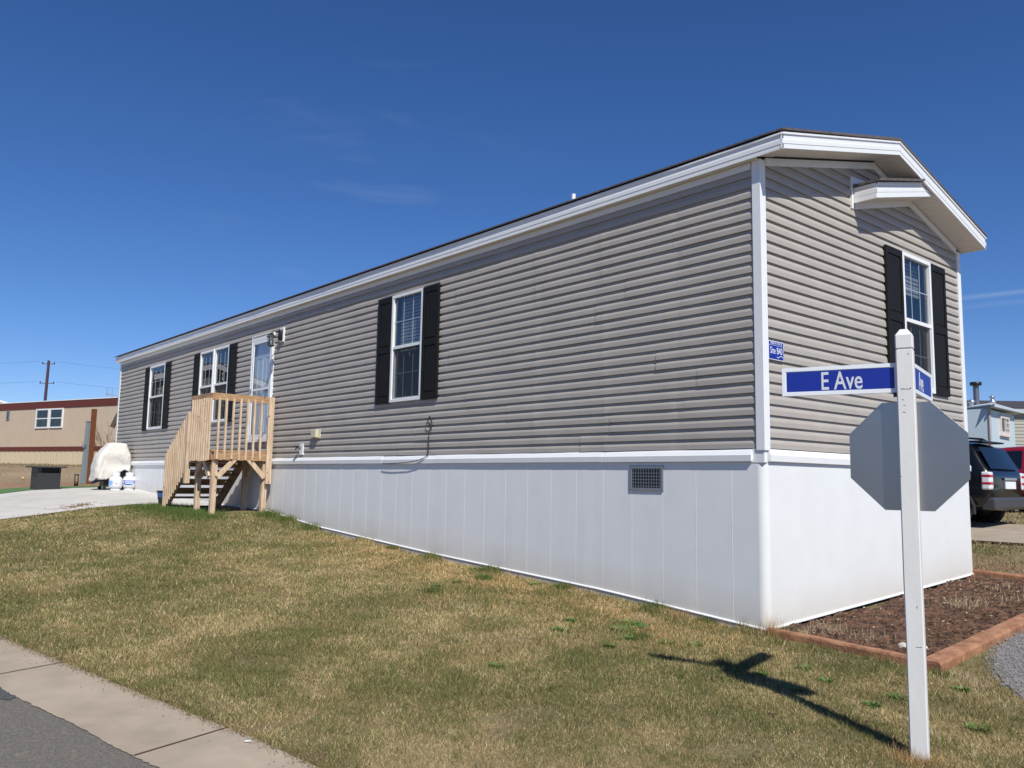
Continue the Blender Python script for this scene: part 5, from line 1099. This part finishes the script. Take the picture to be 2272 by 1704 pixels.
# ------------------------------------------------------------------ vehicles
M_TYRE = mat('tyre rubber', (.018, .018, .019), .85); M_RIM = mat('alloy rim', (.45, .46, .48), .3, metal=.8); M_CGL = mat('car glass', (.006, .008, .010), .04, spec=.8)
M_LRED = mat('tail lamp red', (.45, .01, .03), .15, coat=.6); M_LCLR = mat('lamp clear', (.75, .78, .80), .12, coat=.6); M_TRIM = mat('dark plastic', (.03, .03, .032), .6); M_CHR = mat('chrome', (.7, .7, .72), .15, metal=1)
def car(name, loc, rot, paint, label, cat, hw=.93, rack=True, bumper=None, Lc=4.57, grp=None):
    r = empty(name, (0, 0, 0), label, cat, grp)
    # stations: x, z_bottom, z_belt, z_top, half width belt, half width top
    S = [(-.02, .52, .98, 1.02, .80*hw, .78*hw), (-.10, .36, 1.05, 1.12, .95*hw, .86*hw), (-.22, .33, 1.07, 1.30, .99*hw, .82*hw), (-.36, .33, 1.08, 1.56, 1.0*hw, .76*hw), (-.48, .33, 1.08, 1.66, 1.0*hw, .74*hw), (-.9, .33, 1.07, 1.70, 1.0*hw, .75*hw), (-1.7, .33, 1.05, 1.72, 1.0*hw, .76*hw),
         (-2.5, .33, 1.03, 1.70, 1.0*hw, .75*hw), (-2.9, .33, 1.02, 1.60, 1.0*hw, .74*hw), (-3.35, .33, 1.01, 1.22, 1.0*hw, .78*hw), (-3.55, .33, 1.0, 1.06, .99*hw, .88*hw), (-4.1, .34, .94, .99, .97*hw, .84*hw), (-4.4, .36, .82, .88, .90*hw, .76*hw), (-Lc, .45, .62, .70, .72*hw, .6*hw)]
    vs = []; 
    for x, zb, ze, zt_, wb_, wt in S:
        half = [(0, zb), (.75*wb_, zb), (.96*wb_, zb+.10), (1.0*wb_, zb+.30*(ze-zb)+.05), (1.005*wb_, zb+.72*(ze-zb)), (.975*wb_, ze), (wt+(.97*wb_-wt)*.42, ze+(zt_-ze)*.55), (wt, zt_-.05*min(1, (zt_-ze)*3)), (wt*.82, zt_-.005), (0, zt_+.012)]
        ring = half+[(-y, z) for y, z in half[-2:0:-1]]; vs += [(x, y, z) for y, z in ring]
    m = 18; b = MB(); b.add(vs, [(i*m+k, i*m+(k+1) % m, (i+1)*m+(k+1) % m, (i+1)*m+k) for i in range(len(S)-1) for k in range(m)]+[tuple(range(m)), tuple((len(S)-1)*m+k for k in range(m))[::-1]], True)
    bo = b.build('body', paint, r); sm_ = bo.modifiers.new('s', 'SUBSURF'); sm_.levels = 2; sm_.render_levels = 2
    def side(x0, x1, n, out=.012):    # dark glass strips a little proud of the tumblehome
        for s in (-1, 1):
            b = MB(); vs = []
            for i in range(n+1):
                x = x0+(x1-x0)*i/n; arr = np.array(S); xx = -x; f = lambda j: float(np.interp(xx, -arr[:, 0], arr[:, j]))
                ze, zt_, wb_, wt = f(2), f(3), f(4), f(5)
                z0 = ze+.05; z1 = zt_-.13; 
                g = lambda z: (wt+(.97*wb_-wt)*(1-(z-ze)/(zt_-ze)))*.985+out
                vs += [(x, s*g(z0), z0), (x, s*g((z0+z1)/2), (z0+z1)/2+.0), (x, s*g(z1), z1)]
            b.add(vs, [(3*i+q, 3*i+3+q, 3*i+4+q, 3*i+1+q) for i in range(n) for q in (0, 1)], True); b.build('side_window', M_CGL, r)
    side(-.62, -1.25, 5); side(-1.35, -2.1, 5); side(-2.2, -2.85, 5)
    b = MB(); vs = []      # rear glass
    for z, x in ((1.14, -.105), (1.3, -.19), (1.45, -.265), (1.56, -.33)):
        w_ = .80*hw-(z-1.1)*.15; vs += [(x+.022, -w_, z), (x+.040, -w_*.5, z), (x+.045, 0, z), (x+.040, w_*.5, z), (x+.022, w_, z)]
    b.add(vs, [(5*i+q, 5*i+q+1, 5*i+6+q, 5*i+5+q) for i in range(3) for q in range(4)], True); b.build('rear_window', M_CGL, r)
    b = MB(); b.add([(-2.98, -.62, 1.60), (-2.98, .62, 1.60), (-3.42, .72, 1.16), (-3.42, -.72, 1.16)], [(0, 1, 2, 3)]); b.build('windscreen', M_CGL, r)
    for s in (-1, 1):
        b = MB(); b.box(-.20, -.04, min(s*.80*hw, s*1.0*hw), max(s*.80*hw, s*1.0*hw), .74, 1.08); lo_ = b.build('tail_light', M_LCLR, r, .03)
        b = MB()
        for z in (.86, 1.0): b.box(-.19, -.032, min(s*.81*hw, s*1.006*hw), max(s*.81*hw, s*1.006*hw), z-.03, z+.03)
        b.build('red_lens', M_LRED, lo_, .02)
        b = MB(); b.box(-Lc-.0, -4.28, min(s*.5*hw, s*.86*hw), max(s*.5*hw, s*.86*hw), .66, .80); b.build('headlight', M_LCLR, r, .03)
        for wx in (-.78, -3.5):
            y1 = s*(hw*1.0+.012); y0 = y1-s*.22
            b = MB(); R_ = .355; pr = [(R_*.62, 0), (R_*.66, .02), (R_*.96, .0), (R_, .03), (R_, .19), (R_*.96, .22), (R_*.6, .22)]
            n_ = 28; vv = [(wx+q*math.cos(2*math.pi*k/n_), y0+s*.22-s*w_, R_+q*math.sin(2*math.pi*k/n_)) for q, w_ in pr for k in range(n_)]
            b.add(vv, [(i*n_+k, i*n_+(k+1) % n_, (i+1)*n_+(k+1) % n_, (i+1)*n_+k) for i in range(len(pr)-1) for k in range(n_)], True); wo_ = b.build('wheel', M_TYRE, r)
            b = MB(); 
            for k in range(5):
                a = k*2*math.pi/5; b.bar((wx, y1-s*.03, R_), (wx+.21*math.cos(a), y1-s*.02, R_+.21*math.sin(a)), .03, .06, (0, 1, 0))
            b.tube([(wx, y1-s*.06, R_), (wx, y1-s*.012, R_)], .05, 12); vv = [(wx+q*math.cos(2*math.pi*k/n_), y1-s*w_, R_+q*math.sin(2*math.pi*k/n_)) for q, w_ in ((.235, .0), (.205, .02), (.20, .08), (0, .09)) for k in range(n_)]
            b.add(vv, [(i*n_+k, i*n_+(k+1) % n_, (i+1)*n_+(k+1) % n_, (i+1)*n_+k) for i in range(3) for k in range(n_)], True); b.build('rim', M_RIM, wo_)
            b = MB(); pts = [(wx+.45*math.cos(a), s*(hw+.012), R_+.45*math.sin(a)) for a in [rad(t) for t in range(-10, 191, 20)]]
            for p_, q_ in zip(pts[:-1], pts[1:]): b.bar(p_, q_, .03, .09, (0, s, 0))
            b.build('wheel_arch', M_TRIM, r)
        if rack:
            b = MB(); b.tube([(-.55, s*.62*hw, 1.68), (-.68, s*.62*hw, 1.77), (-.95, s*.62*hw, 1.80), (-2.2, s*.62*hw, 1.81), (-2.5, s*.62*hw, 1.79), (-2.65, s*.62*hw, 1.69)], [.03, .024, .02, .02, .024, .03], 8)
            b.tube([(-1.05, s*.62*hw, 1.70), (-.98, s*.62*hw, 1.80)], .03, 8); b.build('roof_rack', M_BLACK, r)
    b = MB(); b.box(-.52, -.27, -.62*hw, .62*hw, 1.655, 1.69); b.build('spoiler', paint, r, .015)
    b = MB(); b.box(-.26, .03, -.92*hw, .92*hw, .36, .60); b.build('rear_bumper', bumper or M_TRIM, r, .05)
    b = MB(); b.box(-.02, .012, -.30, .30, .92, .98); b.build('tailgate_strip', M_CHR, r, .01)
    b = MB(); b.box(-.02, .008, -.26, .26, .76, .90); b.build('number_plate', M_SHEET, r, .002)
    r.rotation_euler = (0, 0, rot); r.location = loc
    for c in r.children: c.matrix_parent_inverse = Matrix.Identity(4)
    return r
car('black_suv', (-1.80, 11.40, .478), 0, mat('black car paint', (.004, .005, .006), .22, coat=.6, spec=.3), 'black sport utility vehicle with roof rack parked behind the white skirting', 'car', bumper=mat('brushed bumper', (.10, .10, .105), .4, metal=.5))
car('red_suv', (-4.55, 17.6, .62), math.pi, mat('dark red paint', (.23, .008, .018), .22, coat=1), 'dark red vehicle parked beyond the black one at the right edge', 'car', rack=False)
